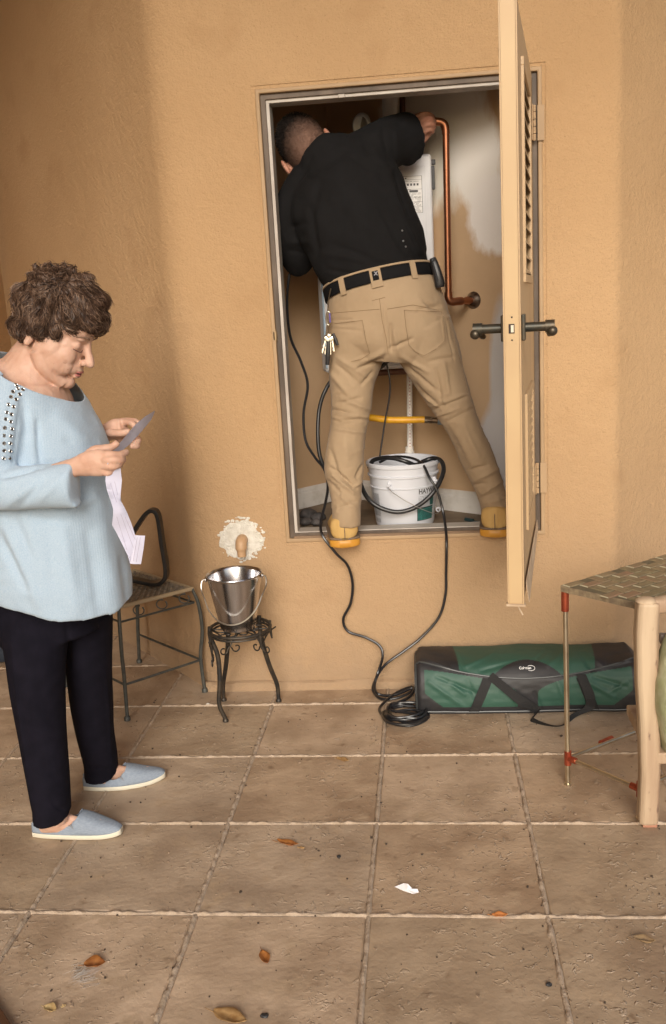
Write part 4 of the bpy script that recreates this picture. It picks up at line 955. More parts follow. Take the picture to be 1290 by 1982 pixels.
leaf(558, 1636, .048, .010, -18, .6, 'orange', 'slender curled orange-brown leaf in the middle tile left of centre')
leaf(583, 1642, .016, .003, -10, .3, 'tan', 'tiny pointed leaf fragment at the tip of the slender leaf', False)
leaf(184, 1870, .036, .0165, 10, .55, 'orange', 'rounded orange-brown leaf with grey fluff beside it')
leaf(98, 1957, .024, .010, -20, .7, 'pale', 'small pale yellow curled leaf near the bottom left corner')
leaf(123, 1950, .008, .003, 40, .7, 'pale', 'crumb of pale leaf beside the small pale yellow leaf', False)
leaf(513, 1857, .034, .010, -65, .55, 'orange', 'brown leaf standing on edge alone in the bottom middle tile')
leaf(446, 1972, .060, .017, -20, .35, 'tan', 'largest tan leaf cut off by the bottom edge')
leaf(968, 1774, .028, .008, 5, .5, 'bright', 'bright orange leaf caught on the raised joint')
leaf(1248, 1825, .036, .010, -14, .8, 'dark', 'dark curled leaf near the right edge')
PPR = mat('scrap_paper', (.72, .71, .73), .6)
pp = [onz(x, y, z) for x, y, z in ((764, 1717, .004), (782, 1710, .016), (790, 1711, .020), (798, 1720, .008), (809, 1721, .010), (811, 1728, .002), (800, 1731, .002), (782, 1725, .003))]
o = part(MB().add(pp+[onz(789, 1722, .008)], [(i, (i+1) % 8, 8) for i in range(8)]), 'paper_scrap', PPR, smooth=False); s_ = o.modifiers.new('t', 'SOLIDIFY'); s_.thickness = .0006
tag(o, 'torn white paper scrap lying on the floor', 'paper')
GRT = mat('grit', (.35, .26, .18), .9, col2=(.20, .14, .09), nscale=90); m = MB(); m2 = MB()
for k in range(1500):
    x, y = rng.uniform(-1.5, 1.0), rng.uniform(1.45, 3.3)
    r_ = abs(rng.normal(0, .0011))+.0008; q = m if rng.random() < .6 else m2
    if rng.random() < .35: # gather along joints
        x = JX[int(rng.integers(2, 10))]+rng.normal(0, .010)
    q.box((x, y, r_*.5), (r_*rng.uniform(1, 2.4), r_*rng.uniform(1, 2), r_*1.2), [[math.cos(k), -math.sin(k), 0], [math.sin(k), math.cos(k), 0], [0, 0, 1]])
tag(part(m, 'grit', GRT, smooth=False), 'pale grit and crumbs strewn over the patio tiles', 'grit', kind='stuff')
tag(part(m2, 'dirt_specks', mat('dark_specks', (.07, .05, .035), .9), smooth=False), 'dark specks of dirt strewn over the patio tiles', 'dirt', kind='stuff')
for (x, y, s_, col, lb_) in ((403, 1363, .006, PL, 'small white plaster chip on the floor left of the stool'), (512, 1966, .007, DARKP, 'small black clod near the bottom edge'), (656, 1658, .005, DARKP, 'dark speck of dirt in the middle tile'), (1063, 1906, .006, DARKP, 'dark ring shaped chip in the lower right tile')):
    p = onz(x, y, .003); q = remesh(MB().ell(p, (s_*1.3, s_, s_*.6)), .0015, 1, lambda P_, N: .0015*vnoise(P_, .004, 3)); tag(finish('chip', q, col), lb_, 'debris')
FL = mat('fluff', (.42, .38, .34), .9); m = MB()
for k in range(60):
    a = onz(150+rng.normal(0, 9), 1890+rng.normal(0, 9), .001); b_ = a+np.array([rng.uniform(.01, .04), rng.uniform(.005, .03), rng.uniform(0, .004)]); m.tube([a, (a+b_)/2+rng.normal(0, .003, 3)*[1, 1, .2], b_], .0003, 3, 3)
tag(part(m, 'fluff', FL), 'wisp of grey fluff beside the rounded orange leaf', 'fluff')
# ================================================================ PEOPLE
SKIN = mat('woman_skin', (.60, .385, .29), .55, col2=(.53, .31, .22), nscale=26, nlow=.35, nhigh=.7, detail=5, bump=.35, bscale=260, bdist=.0015, bump2=.35, b2scale=70, b2dist=.003, sss=.12)
mix_in(SKIN, noise_mask(SKIN.node_tree, 75, .70, .78, 3), (.40, .20, .13))
SKIN2 = mat('man_skin', (.46, .24, .165), .55, col2=(.46, .21, .14), nscale=30, bump=.2, bscale=260, bdist=.001, sss=.1)
# ---------------- woman
WY = 2.40
wf = np.array([-1.02, 2.45, 0])
WOM = thing('person', wf, 'older person in a pale blue tunic and dark trousers reading a sheet of paper', 'person')
LIPM = mat('lips', (.42, .15, .13), .5)
HS = 1.06                                    # head scale
h0 = at(101, 646, WY); pit = math.radians(30)
yaw = math.radians(-4)
fu = np.array([math.cos(pit)*math.cos(yaw), math.cos(pit)*math.sin(yaw), -math.sin(pit)])   # forward
fw_ = np.array([-math.sin(yaw), math.cos(yaw), 0])                                              # to her left (away)
fv = -np.cross(fw_, fu); fv = fv if fv[2] > 0 else -fv
HB = np.column_stack([fu, fw_, fv])
def hd(u, v, w_=0): return h0+(fu*u+fv*v+fw_*w_)*HS
def hell(mb, u, v, w_, ru, rv, rw): mb.ell(hd(u, v, w_), (ru*HS, rw*HS, rv*HS), HB, 20, 14)
b = MB()
hell(b, -.005, .050, 0, .097, .078, .076); hell(b, .048, -.012, 0, .046, .076, .058); hell(b, .058, .042, 0, .040, .042, .056)
hell(b, .083, .030, 0, .014, .010, .044)
for s_ in (-1, 1):
    hell(b, .034, -.040, s_*.040, .046, .046, .028); hell(b, .020, -.020, s_*.046, .040, .050, .028)
    hell(b, .058, -.022, s_*.036, .033, .030, .024); hell(b, .0775, .010, s_*.030, .0135, .0105, .0145)
    b.tube([hd(.005, -.040, s_*.056), hd(.035, -.072, s_*.047), hd(.078, -.094, s_*.014)], [.020*HS, .020*HS, .016*HS], 12, 4)
    hell(b, .045, -.062, s_*.036, .030, .028, .020); hell(b, .062, -.046, s_*.028, .030, .032, .028)
    hell(b, .104, -.026, s_*.0105, .010, .008, .0075)
    hell(b, -.016, -.012, s_*.076, .011, .020, .007); hell(b, -.018, -.026, s_*.078, .009, .011, .007)
b.tube([hd(.090, .024), hd(.101, .002), hd(.114, -.016), hd(.117, -.024)], [.010*HS, .0095*HS, .0115*HS, .012*HS], 14, 5)
hell(b, .117, -.022, 0, .0115, .0110, .0120)
hell(b, .078, -.047, 0, .026, .024, .034); hell(b, .098, -.048, 0, .0095, .0058, .018); hell(b, .0955, -.0655, 0, .0095, .0068, .017); hell(b, .080, -.090, 0, .020, .018, .024)
hell(b, .055, -.100, 0, .030, .020, .030)
# neck, upper chest
b.sweep([(64, 810, WY, 84, .14), (60, 775, WY, 76, .14), (58, 745, WY, 66, .12), (60, 724, WY, 60, .088), (72, 695, WY, 50, .064), (88, 665, WY, 44, .060), (100, 640, WY, 38, .055)], 6, 26)
b.sweep([(-30, 742, WY, 26, .08), (5, 724, WY, 29, .08), (40, 716, WY, 30, .07)], 5, 20)
# inner limbs (hidden by clothes) that tie the visible parts together
b.esweep([[*at(60, 800, WY), .08, .07], [*at(80, 1000, WY+.02), .07, .06], [*at(90, 1160, 2.42), .05, .05]], 4, 16)
b.tube([at(60, 770, 2.38), at(30, 775, 2.29), at(-20, 935, 2.22), at(60, 935, 2.19)], [.035, .035, .035, .028], 12, 5)
b.tube([at(60, 935, 2.19), at(120, 912, 2.19), at(142, 906, 2.19)], [.027, .0245, .024], 14, 4)
b.tube([at(60, 780, 2.52), at(90, 875, 2.57), at(160, 858, 2.57), at(200, 842, 2.55)], [.03, .03, .026, .022], 12, 5)
for (x0, y0, Y0, x1, y1, Y1, x2, y2, Y2) in ((70, 1180, 2.35, 85, 1400, 2.31, 108, 1590, 2.305), (160, 1180, 2.5, 190, 1400, 2.57, 202, 1505, 2.60)):
    b.tube([at(88, 1090, 2.42), at((x0+88)/2, 1150, (Y0+2.46)/2), at(x0, y0+60, Y0+.02), at(x1, y1, Y1), at(x2, y2, Y2)], [.04, .035, .035, .034, .036], 12, 5)
def feet(b, heel, toe, w_=.040):
    d = unit(toe-heel); L = np.linalg.norm(toe-heel); up = np.array([0, 0, 1.])
    b.esweep([[*(heel+d*L*.10+up*.035), .030, .025], [*(heel+d*L*.25+up*.045), .034, .036], [*(heel+d*L*.40+up*.034), .032, .024], [*(heel+d*L*.52+up*.028), .030, .011], [*(heel+d*L*.80+up*.022), .026, .006]], 4, 18)
    b.tube([heel+d*L*.24+up*.12, heel+d*L*.25+up*.07, heel+d*L*.27+up*.045], [.033, .034, .036], 14, 3)
    b.ell(heel+d*L*.25+up*.078+np.array([0, -.030, 0]), .012)
n_h, n_t = onz(64, 1620, 0)+[0, .010, 0], onz(236, 1618, 0)+[0, .006, 0]; f_h, f_t = onz(156, 1533, 0)+[.004, .02, 0], onz(321, 1505, 0)
feet(b, n_h, n_t); feet(b, f_h, f_t)
# near hand (her right): back of the hand to the viewer
def C(*L): return [at(x, y, Y) for x, y, Y in L]
def finger(mb, pts, r): mb.tube(C(*pts), r, 12, 4)
b.sweep([(132, 908, 2.19, 17, .019), (150, 903, 2.185, 20, .019), (170, 898, 2.18, 25, .018), (192, 896, 2.175, 27, .017), (208, 896, 2.175, 25, .016), (214, 896, 2.18, 20, .013)], 5, 22)
finger(b, [(196, 881, 2.175), (212, 880, 2.17), (228, 881, 2.18), (240, 877, 2.20), (247, 874, 2.215)], [.0115, .0112, .0098, .009, .0075])
finger(b, [(198, 891, 2.17), (215, 890, 2.162), (232, 890, 2.175), (238, 890, 2.20), (232, 891, 2.22)], [.0115, .0115, .010, .009, .008])
finger(b, [(196, 901, 2.17), (213, 902, 2.162), (228, 900, 2.175), (231, 900, 2.20), (222, 901, 2.22)], [.011, .011, .0095, .009, .008])
finger(b, [(194, 911, 2.175), (208, 914, 2.168), (219, 911, 2.18), (220, 910, 2.20), (212, 909, 2.215)], [.010, .010, .0088, .008, .0075])
finger(b, [(160, 892, 2.20), (180, 873, 2.215), (200, 868, 2.225), (216, 865, 2.235), (229, 856, 2.245)], [.013, .0125, .0105, .0098, .008])
# far hand: curled over the top of the sheet
b.sweep([(190, 846, 2.55, 13, .020), (205, 838, 2.54, 17, .022), (225, 830, 2.53, 20, .022), (240, 826, 2.52, 17, .018)], 5, 20)
finger(b, [(225, 818, 2.55), (245, 815, 2.56), (262, 816, 2.55), (272, 824, 2.535), (270, 836, 2.52)], [.011, .0105, .0095, .009, .0075])
finger(b, [(222, 823, 2.53), (240, 817, 2.525), (254, 818, 2.51), (264, 828, 2.50), (262, 838, 2.50)], [.011, .0105, .0095, .009, .008])
finger(b, [(228, 838, 2.55), (248, 842, 2.56), (264, 846, 2.555), (268, 854, 2.535), (258, 858, 2.52)], [.011, .0105, .0095, .009, .0075])
finger(b, [(225, 848, 2.55), (245, 854, 2.56), (262, 857, 2.55), (266, 863, 2.53), (252, 864, 2.515)], [.010, .0098, .009, .0085, .0075])
finger(b, [(208, 838, 2.50), (222, 838, 2.485), (238, 838, 2.475), (252, 834, 2.47)], [.012, .011, .010, .008])
wr = folds([(95, 700, 108, 735, 2.2, -.0022), (78, 690, 70, 735, 4, .002), (60, 700, 56, 740, 4, .002), (150, 690, 140, 715, 1.8, -.0020), (128, 700, 122, 728, 1.8, -.0016), (110, 690, 104, 726, 2, -.0014), (142, 686, 152, 690, 1.2, -.001), (95, 748, 112, 752, 2, -.002), (80, 745, 110, 766, 3, .002),
            (168, 902, 205, 893, 1.5, .001), (165, 908, 205, 904, 1.5, .001), (160, 896, 200, 884, 1.5, .001), (150, 905, 185, 915, 1.5, .0008)])
nm = remesh(b, .0027, 5, lambda P_, N: .42*wr(P_, N)+.0008*vnoise(P_, .012, 3)); BODY = finish('body', nm, SKIN, WOM, ang=180)
m = MB(); hell(m, .1010, -.0520, 0, .0075, .0042, .0165); hell(m, .0985, -.0615, 0, .0085, .0046, .0155); part(m, 'lips', LIPM, BODY)
m = MB(); hell(m, .096, -.0567, 0, .0105, .0018, .0150); part(m, 'mouth_line', mat('mouth_dark', (.07, .02, .02), .6), BODY)
m = MB()
for s_ in (-1, 1): m.tube([hd(.093, .0045, s_*.019), hd(.0955, .0005, s_*.027), hd(.090, .0005, s_*.036), hd(.080, .003, s_*.045)], [.0008, .0013, .0013, .0008], 6, 5)
part(m, 'eyelashes', mat('lash', (.10, .05, .04), .7), BODY)['kind'] = 'stuff'
m = MB()
for s_ in (-1, 1): m.tube([hd(.0975, .033, s_*.014), hd(.0985, .038, s_*.026), hd(.090, .038, s_*.038), hd(.078, .033, s_*.049)], [.0015, .0026, .002, .001], 6, 5)
part(m, 'eyebrows', mat('brow', (.20, .12, .08), .8), BODY)
# hair
HAIRM = mat('brown_hair', (.042, .022, .014), .5, col2=(.15, .088, .058), nscale=34, nlow=.35, nhigh=.75, spec=.35)
nt = HAIRM.node_tree
hb = MB(); blobs = [(112, 574, WY, 57, .100), (78, 592, WY, 45, .100), (60, 628, WY, 30, .092), (102, 616, WY, 50, .105), (150, 600, WY, 46, .097), (172, 612, WY, 32, .070), (192, 585, WY, 17, .035), (120, 548, WY, 33, .06), (86, 556, WY, 32, .06), (152, 562, WY, 32, .06), (188, 630, WY, 12, .055), (64, 646, WY, 15, .085), (98, 640, WY, 24, .100), (126, 637, WY, 22, .096), (150, 628, WY, 21, .085), (168, 628, WY, 16, .066), (45, 570, WY, 18, .05), (178, 560, WY, 12, .03)]
for x, y, Y, r, d in blobs: hb.ell(at(x, y, Y), (px2m(r, Y), d, px2m(r, Y)))
for k in range(40):  # curls
    x, y, Y, r, d = blobs[int(rng.integers(len(blobs)-6))]; th = rng.uniform(0, 6.28); ph = rng.uniform(-1, 1); rr = math.sqrt(1-ph*ph)
    p = at(x, y, Y)+np.array([px2m(r, Y)*rr*math.cos(th), d*ph, px2m(r, Y)*rr*math.sin(th)])
    if proj(p[None])[1][0] > 640 and proj(p[None])[0][0] > 80: continue
    hb.ell(p, (rng.uniform(.008, .017), rng.uniform(.008, .015), rng.uniform(.008, .017)))
def locks(P_, N):   # combed waves running down and forward from the crown
    r_ = np.sqrt(((P_-np.array(at(112, 548, WY)))**2).sum(1)); w_ = vnoise(P_, .045, 3)
    rel = P_-np.array(at(112, 548, WY)); th_ = np.arctan2(rel[:, 0]+.3*rel[:, 1], -rel[:, 2])
    return .0034*np.sin(th_*17+w_*3.0+r_*30)+.0045*vnoise(P_, .028, 2)+.0018*vnoise(P_, .009, 1)
nm = remesh(hb, .0038, 4, locks)
NH = np.array([v.normal for v in nm.vertices])
from mathutils.bvhtree import BVHTree
hpoly = [tuple(p.vertices) for p in nm.polygons]; hair_off = 0.0
HAIR = finish('hair', nm, HAIRM, WOM, ang=180)
crown = at(118, 545, WY+.01)
VH = np.array([v.co for v in nm.vertices])+LOC[WOM.name]
hbv = BVHTree.FromPolygons([Vector(v) for v in VH], hpoly)
HAIR2 = mat('brown_hair_light', (.12, .070, .045), .45, col2=(.24, .155, .105), nscale=30, spec=.4)
HAIR3 = mat('brown_hair_dark', (.022, .011, .007), .5, col2=(.05, .028, .018), nscale=30, spec=.4)
mm_ = [MB(), MB(), MB()]
sel = rng.permutation(len(VH))[:15000]; XY = proj(VH)
for i in sel:
    p, n_ = VH[i], NH[i]; x, y = XY[0][i], XY[1][i]
    if p[1] > WY+.09 or (n_[1] > .6): continue
    if (y > 640 and x > 88 and rng.random() < .6): continue
    flow = p-crown; flow = flow-n_*flow.dot(n_); flow = unit(flow+1e-6)
    swn = vnoise(p[None], .05, 11)[0]; bt_ = np.cross(n_, flow); d = unit(flow+bt_*swn*1.3)
    L = rng.uniform(.022, .050); ph_ = vnoise(p[None], .03, 14)[0]*6; wvy = .35; rise = rng.uniform(.0005, .0022)+(rng.uniform(.003, .009) if rng.random() < .14 else 0)
    edge = rng.random() < .03; pts = []; q = p; dd = d
    for k in range(7):
        if not edge or k < 3:
            r_ = hbv.find_nearest(Vector(q)); sp_, sn_ = np.array(r_[0]), np.array(r_[1])
            if sn_.dot(n_) < -.3: break
            q = sp_+sn_*(-.0008 if k == 0 else rise*(k/6)**.7)
        pts.append(q.copy()); b2_ = np.cross(sn_, dd); dd = dd+b2_*(wvy*math.cos(ph_+k*1.1))+np.array([0, 0, -.10]); dd = unit(dd-sn_*dd.dot(sn_)*(.55 if edge else 1)); q = q+dd*L/6
    if len(pts) < 3: continue
    th0 = .45 if edge else 1.0
    mm_[0 if rng.random() < .5 else (1 if rng.random() < .5 else 2)].tube(pts, [.0008*th0, .0010*th0, .0009*th0, .0008*th0, .0007*th0, .0005*th0, .0003*th0][:len(pts)], 3)
for q_, mt_ in zip(mm_, (HAIRM, HAIR2, HAIR3)): part(q_, 'hair_strands', mt_, HAIR)
m = MB()
for k in range(260):  # fringe over forehead and temple
    x0 = rng.uniform(98, 184); side = rng.uniform(-.076, .05); y0 = rng.uniform(612, 634); p = at(x0, y0, WY+side*1.0); L = rng.uniform(.012, .026)
    d = unit(np.array([rng.uniform(-.1, .6), rng.uniform(-.2, .1), -1.])); q = p; pts = []; cu = rng.uniform(-.25, .35)
    for j in range(6): pts.append(q.copy()); d = unit(d+np.array([cu, 0, .10])); q = q+d*L/5
    m.tube(pts, [.0013, .0014, .0012, .001, .0008, .0003], 3)
part(m, 'fringe', HAIRM, HAIR)
# tunic
TUN = mat('pale_blue_knit', (.42, .52, .62), .9, col2=(.335, .45, .57), nscale=380, detail=3, bump=.35, bscale=420, bdist=.0012, spec=.2, sheen=.25)
ntT = TUN.node_tree; bT = ntT.nodes['Principled BSDF']; g = _n(ntT, 'ShaderNodeNewGeometry'); wv_ = _n(ntT, 'ShaderNodeTexWave'); wv_.bands_direction = 'X'; wv_.inputs['Scale'].default_value = 62; wv_.inputs['Distortion'].default_value = 1.0
ntT.links.new(g.outputs['Position'], wv_.inputs['Vector']); bu = _n(ntT, 'ShaderNodeBump'); bu.inputs['Strength'].default_value = .16; bu.inputs['Distance'].default_value = .0012
ntT.links.new(wv_.outputs['Fac'], bu.inputs['Height']); ntT.links.new(bT.inputs['Normal'].links[0].from_socket, bu.inputs['Normal']); ntT.links.new(bu.outputs[0], bT.inputs['Normal'])
b = MB()
b.sweep([(112, 1162, WY, 151, .185), (111, 1125, WY, 148, .19), (106, 1080, WY, 142, .19), (100, 1000, WY, 136, .185), (93, 930, WY, 132, .180), (84, 870, WY, 124, .175), (72, 820, WY, 108, .175), (60, 780, WY, 92, .180), (52, 752, WY, 82, .180), (48, 728, WY, 74, .155), (44, 700, WY, 66, .120), (42, 675, WY, 52, .09)], 6, 48, 2.2)
nmT = None
b.sweep([(22, 738, 2.285, 34, .05), (14, 790, 2.25, 40, .060), (2, 850, 2.225, 43, .062), (-14, 905, 2.215, 46, .062), (-24, 945, 2.21, 46, .058)], 5, 24)
b.sweep([(-40, 945, 2.205, 44, .056), (20, 945, 2.19, 44, .054), (80, 942, 2.185, 45, .052), (136, 938, 2.185, 46, .048), (139, 938, 2.185, 46, .048)], 5, 28)
b.sweep([(75, 760, 2.53, 36, .05), (90, 840, 2.575, 36, .05), (130, 868, 2.58, 34, .045), (180, 850, 2.56, 26, .036), (201, 843, 2.55, 22, .030)], 5, 24)
fd = folds([(72, 815, 78, 905, 5, -.010), (60, 800, 66, 905, 9, .006), (45, 770, 55, 850, 7, -.005), (0, 925, 70, 905, 5, -.010), (20, 915, 110, 893, 4, -.006), (5, 985, 60, 940, 8, .005), (40, 980, 90, 925, 6, -.005), (70, 975, 128, 915, 7, .004),
            (0, 1035, 55, 1150, 9, -.011), (5, 1010, 75, 1180, 10, .008), (30, 1000, 60, 1080, 7, -.006), (120, 1000, 150, 1190, 14, .006), (90, 1010, 110, 1190, 12, -.005), (190, 960, 225, 1190, 16, .007), (170, 1020, 195, 1195, 12, -.006), (235, 1080, 250, 1180, 8, -.006), (60, 1000, 130, 1010, 8, -.006), (130, 990, 190, 960, 9, .005),
            (110, 800, 170, 870, 14, .006), (125, 850, 185, 870, 8, -.004), (5, 800, -10, 900, 8, -.004), (22, 760, 0, 900, 3, -.003), (40, 775, 24, 905, 3, -.003)])
nm = remesh(b, .006, 7, lambda P_, N: fd(P_, N)+.003*vnoise(P_*[1, 1, .45], .07, 6)+.0012*vnoise(P_, .025, 8))
# neckline: trim fabric above a slanting plane; scalloped hem
bm = bmesh.new(); bm.from_mesh(nm)
a_, b_ = at(-40, 664, WY), at(125, 757, WY); dN = unit(np.cross(b_-a_, np.array([0, 1., 0]))); dN = dN if dN[2] > 0 else -dN
bmesh.ops.bisect_plane(bm, geom=bm.verts[:]+bm.edges[:]+bm.faces[:], plane_co=Vector(b_), plane_no=Vector(dN), clear_outer=True)
for v in bm.verts:
    x, y = proj(np.array(v.co)[None]); t = np.clip((y[0]-1070)/110, 0, 1)**2
    if t > 0: v.co.z += t*np.interp(x[0], [-40, 0, 40, 100, 160, 225, 240, 265], [24, 22, 17, 3, 0, 4, 10, 16])*.00136
bm.to_mesh(nm); bm.free()
TUNO = finish('tunic', nm, TUN, WOM, ang=180); sm = TUNO.modifiers.new('cloth', 'SOLIDIFY'); sm.thickness = .003; sm.offset = -1
# eyelet studs along the shoulder seam
from mathutils.bvhtree import BVHTree
def bvh_of(me, org): 
    return BVHTree.FromPolygons([Vector(v.co)+Vector(org) for v in me.vertices], [tuple(p.vertices) for p in me.polygons])
def cast(bvh, px, py):
    d = Vector(ray(px, py)).normalized(); r_ = bvh.ray_cast(Vector((0, 0, CH)), d); return (np.array(r_[0]), np.array(r_[1])) if r_[0] is not None else (None, None)
bt = bvh_of(nm, LOC[WOM.name])
STUD = mat('stud_metal', (.75, .74, .72), .2, 1); HOLE = mat('stud_hole', (.02, .018, .018), .6)
studs = [(31, 745), (25, 758), (21, 768), (16, 783), (13, 798), (11, 811), (9, 828), (8, 843), (8, 858), (8, 872), (7, 887), (34, 752), (38, 763), (31, 773), (26, 787), (22, 802), (21, 816), (23, 830), (21, 844), (20, 858), (20, 873), (19, 887), (44, 754)]
for k, (x, y) in enumerate(studs):
    p, n_ = cast(bt, x, y)
    if p is None: continue
    if n_.dot(np.array([0, -1, .3])) < 0: n_ = -n_
    e = part(MB().lathe([(.0048, 0), (.0050, .0012), (.0042, .0020), (.0034, .0016), (.0030, .0010)], c=p+n_*.0003, axis=n_, seg=14, cap=False), 'eyelet', STUD, TUNO)
    part(MB().lathe([(.0034, .0012), (.0002, .0013)], c=p+n_*.0003, axis=n_, seg=12), 'eyelet_hole', HOLE, TUNO)
# trousers
TR = mat('navy_black_trousers', (.0065, .006, .0105), .9, col2=(.009, .008, .014), nscale=30, bump=.4, bscale=500, bdist=.0005, spec=.1)
b = MB()
b.sweep([(88, 1160, 2.42, 96, .12), (86, 1190, 2.42, 104, .14), (92, 1225, 2.42, 112, .13)], 5, 36)
b.sweep([(68, 1165, 2.39, 50, .05), (68, 1215, 2.36, 67, .09), (70, 1290, 2.33, 59, .088), (80, 1400, 2.32, 50, .075), (92, 1500, 2.31, 44, .068), (100, 1570, 2.305, 39, .062), (101, 1597, 2.305, 38.5, .060)], 6, 30)
b.sweep([(172, 1180, 2.49, 45, .09), (173, 1290, 2.52, 46, .085), (182, 1400, 2.56, 39, .072), (194, 1470, 2.59, 35, .064), (197, 1511, 2.60, 34.5, .060)], 6, 30)
fd2 = folds([(20, 1230, 60, 1560, 3.5, .004), (40, 1300, 90, 1420, 12, .003), (95, 1540, 125, 1590, 5, -.004), (165, 1250, 200, 1280, 8, -.004), (205, 1300, 215, 1480, 4, .003), (80, 1480, 120, 1520, 9, -.003), (130, 1210, 136, 1290, 5, -.006), (170, 1480, 210, 1500, 5, -.003)])
nm = remesh(b, .007, 4, lambda P_, N: fd2(P_, N)+.003*vnoise(P_*[1, 1, .35], .06, 3))
bm = bmesh.new(); bm.from_mesh(nm)
for v in bm.verts:   # the hems fall lower at the heel side
    x, y = proj(np.array(v.co)[None])
    if y[0] > 1560: v.co.z += ((x[0]-85)*.00022+.022)*min(1, (y[0]-1560)/30)
    elif 1480 < y[0] < 1545 and x[0] > 150: v.co.z += ((x[0]-188)*.00022+.020)*min(1, (y[0]-1480)/25)
bm.to_mesh(nm); bm.free()
finish('trousers', nm, TR, WOM, ang=180)
# slip-on shoes
SHOE = mat('grey_canvas', (.27, .32, .385), .85, col2=(.22, .265, .33), nscale=120, stretch=(1, 1, 3), bump=.5, bscale=420, bdist=.001, bump2=.3, b2scale=60, b2dist=.002)
SOLE = mat('cream_sole', (.66, .62, .50), .6); INS = mat('shoe_lining', (.22, .23, .25), .8)
def shoe(heel, toe, sg):
    d = unit(toe-heel); L = np.linalg.norm(toe-heel); s_ = np.array([-d[1], d[0], 0]); up = np.array([0, 0, 1.])
    U = np.linspace(0, 1, 34)
    wid = lambda u: .0445*(max(0, math.sin(math.pi*min(1, max(0, u*.955+.03))))**.42)*(.76+.26*u-.10*max(0, u-.75)/.25)
    off = lambda u: sg*.010*math.sin(math.pi*u)
    def ring(u, z0, z1, k, e=3.0):
        c_ = heel+d*(u*L)+s_*off(u); w_ = wid(u)*k; R_ = []
        for j in range(24):
            a = 2*math.pi*j/24; cx, cz = math.cos(a), math.sin(a); cx = math.copysign(abs(cx)**(2/e), cx); cz = math.copysign(abs(cz)**(2/e), cz)
            R_.append(c_+s_*w_*cx+up*((z0+z1)/2+(z1-z0)/2*cz))
        return R_
    tl = lambda u: .006*max(0, (u-.8)/.2)**2
    sh = part(MB().rings([ring(u, tl(u), .0175+tl(u), 1.04, 6) for u in U]), 'shoe', SOLE, WOM, ang=60)
    sh.name = 'shoe'; 
    top = lambda u: np.interp(u, [0, .04, .12, .25, .38, .46, .50, .55, .62, .75, .88, .96, 1], [.045, .058, .057, .045, .038, .044, .060, .068, .063, .050, .039, .030, .020])
    # upper: a shell open over the ankle
    V = []; F = []; nJ = 21; Uu = np.linspace(0.0, 1, 60)
    for u in Uu:
        c_ = heel+d*(u*L)+s_*off(u); w_ = wid(u)
        h = top(u); opn = 1 if u > .535 else np.interp(u, [0, .05, .15, .40, .48, .535], [.95, .62, .42, .42, .55, 1.0])
        for j in range(nJ):
            q = j/(nJ-1)*2-1; a = abs(q)
            ang = math.pi/2*(a if opn >= 1 else 1-(1-a)*opn)
            ww = w_*math.sin(ang)**.75*math.copysign(1, q) if a > 0 or opn < 1 else 0
            z = .014+(h-.014)*math.cos(ang)**.8
            if opn < 1: ang2 = math.pi/2*(1-(1-a)*opn); z = .014+(h-.014)*min(1, ((1-a)))**.75; ww = w_*(1-.22*(1-a)**2)*math.copysign(1, q)
            V.append(c_+s_*ww+up*(z+tl(u)*.6))
    n = len(Uu)
    for i in range(n-1):
        opn_here = Uu[i] < .535
        for j in range(nJ-1):
            if opn_here and j == (nJ-1)//2-0 and False: continue
            if opn_here and j in ((nJ-1)//2-1, (nJ-1)//2): continue
            F.append((i*nJ+j, i*nJ+j+1, (i+1)*nJ+j+1, (i+1)*nJ+j))
    o = part(MB().add(V, F), 'upper', SHOE, sh, ang=75); q = o.modifiers.new('t', 'SOLIDIFY'); q.thickness = .003; q.offset = -1
    # heel cap
    part(MB().rings([ring(.012, .012, .044, .95, 2.6), ring(.03, .010, .054, .96, 3.0), ring(.05, .010, .052, .93, 3.0)]), 'heel_cap', SHOE, sh)
    m = MB(); m.tube([heel+d*(u*L)+s_*(off(u)-wid(u)*.93)+up*z for u, z in ((.47, .048), (.50, .036), (.54, .022))], .0022, 6, 4); m.tube([heel+d*(u*L)+s_*(off(u)-wid(u)*.90)+up*z for u, z in ((.44, .044), (.50, .040), (.56, .040), (.60, .030), (.565, .020))], .0010, 5, 4)
    part(m, 'gore_seam', INS, sh)
    return sh
shoe(n_h, n_t, 1); shoe(f_h, f_t, -1)

# ---------------- the sheet she reads
PAP = mat('lavender_paper', (.60, .60, .74), .6)
def sheet(rows, Yf, name, parent, th=.0006):
    V = []; m = MB()
    RG = []
    for k, (lx, ly, rx, ry) in enumerate(rows):
        Yl, Yr = Yf(k, 0), Yf(k, 1); l, r = at(lx, ly, Yl), at(rx, ry, Yr); mid_ = (l+r)/2+np.array([0, -.004*math.sin(k*1.3), 0]); RG.append([l, mid_, r, r+[0, th, 0], mid_+[0, th, 0], l+[0, th, 0]])
    return part(m.rings(RG), name, PAP, parent, smooth=True, ang=50)
SH = thing('paper_sheet', at(240, 980, 2.3), 'long creased pale lavender sheet held in both hands by the person in blue', 'paper')
sheet([(299, 795, 300, 797), (281, 806, 293, 812), (262, 822, 280, 828), (250, 836, 268, 842), (236, 853, 251, 860), (222, 866, 236, 873), (213, 878, 228, 884), (212, 892, 230, 896)], lambda k, s_: 2.40-.025*k+(.05*s_), 'upper_page', SH)
sheet([(208, 896, 233, 896), (206, 912, 234, 912), (204, 930, 236, 930), (207, 948, 234, 952), (214, 968, 233, 968), (219, 985, 240, 980), (219, 998, 246, 992), (217, 1016, 254, 1012), (226, 1032, 260, 1030), (238, 1056, 265, 1048), (247, 1074, 266, 1068), (252, 1091, 267, 1091)], lambda k, s_: 2.15+.002*k+.02*s_+.012*math.sin(k*.9), 'lower_page', SH)
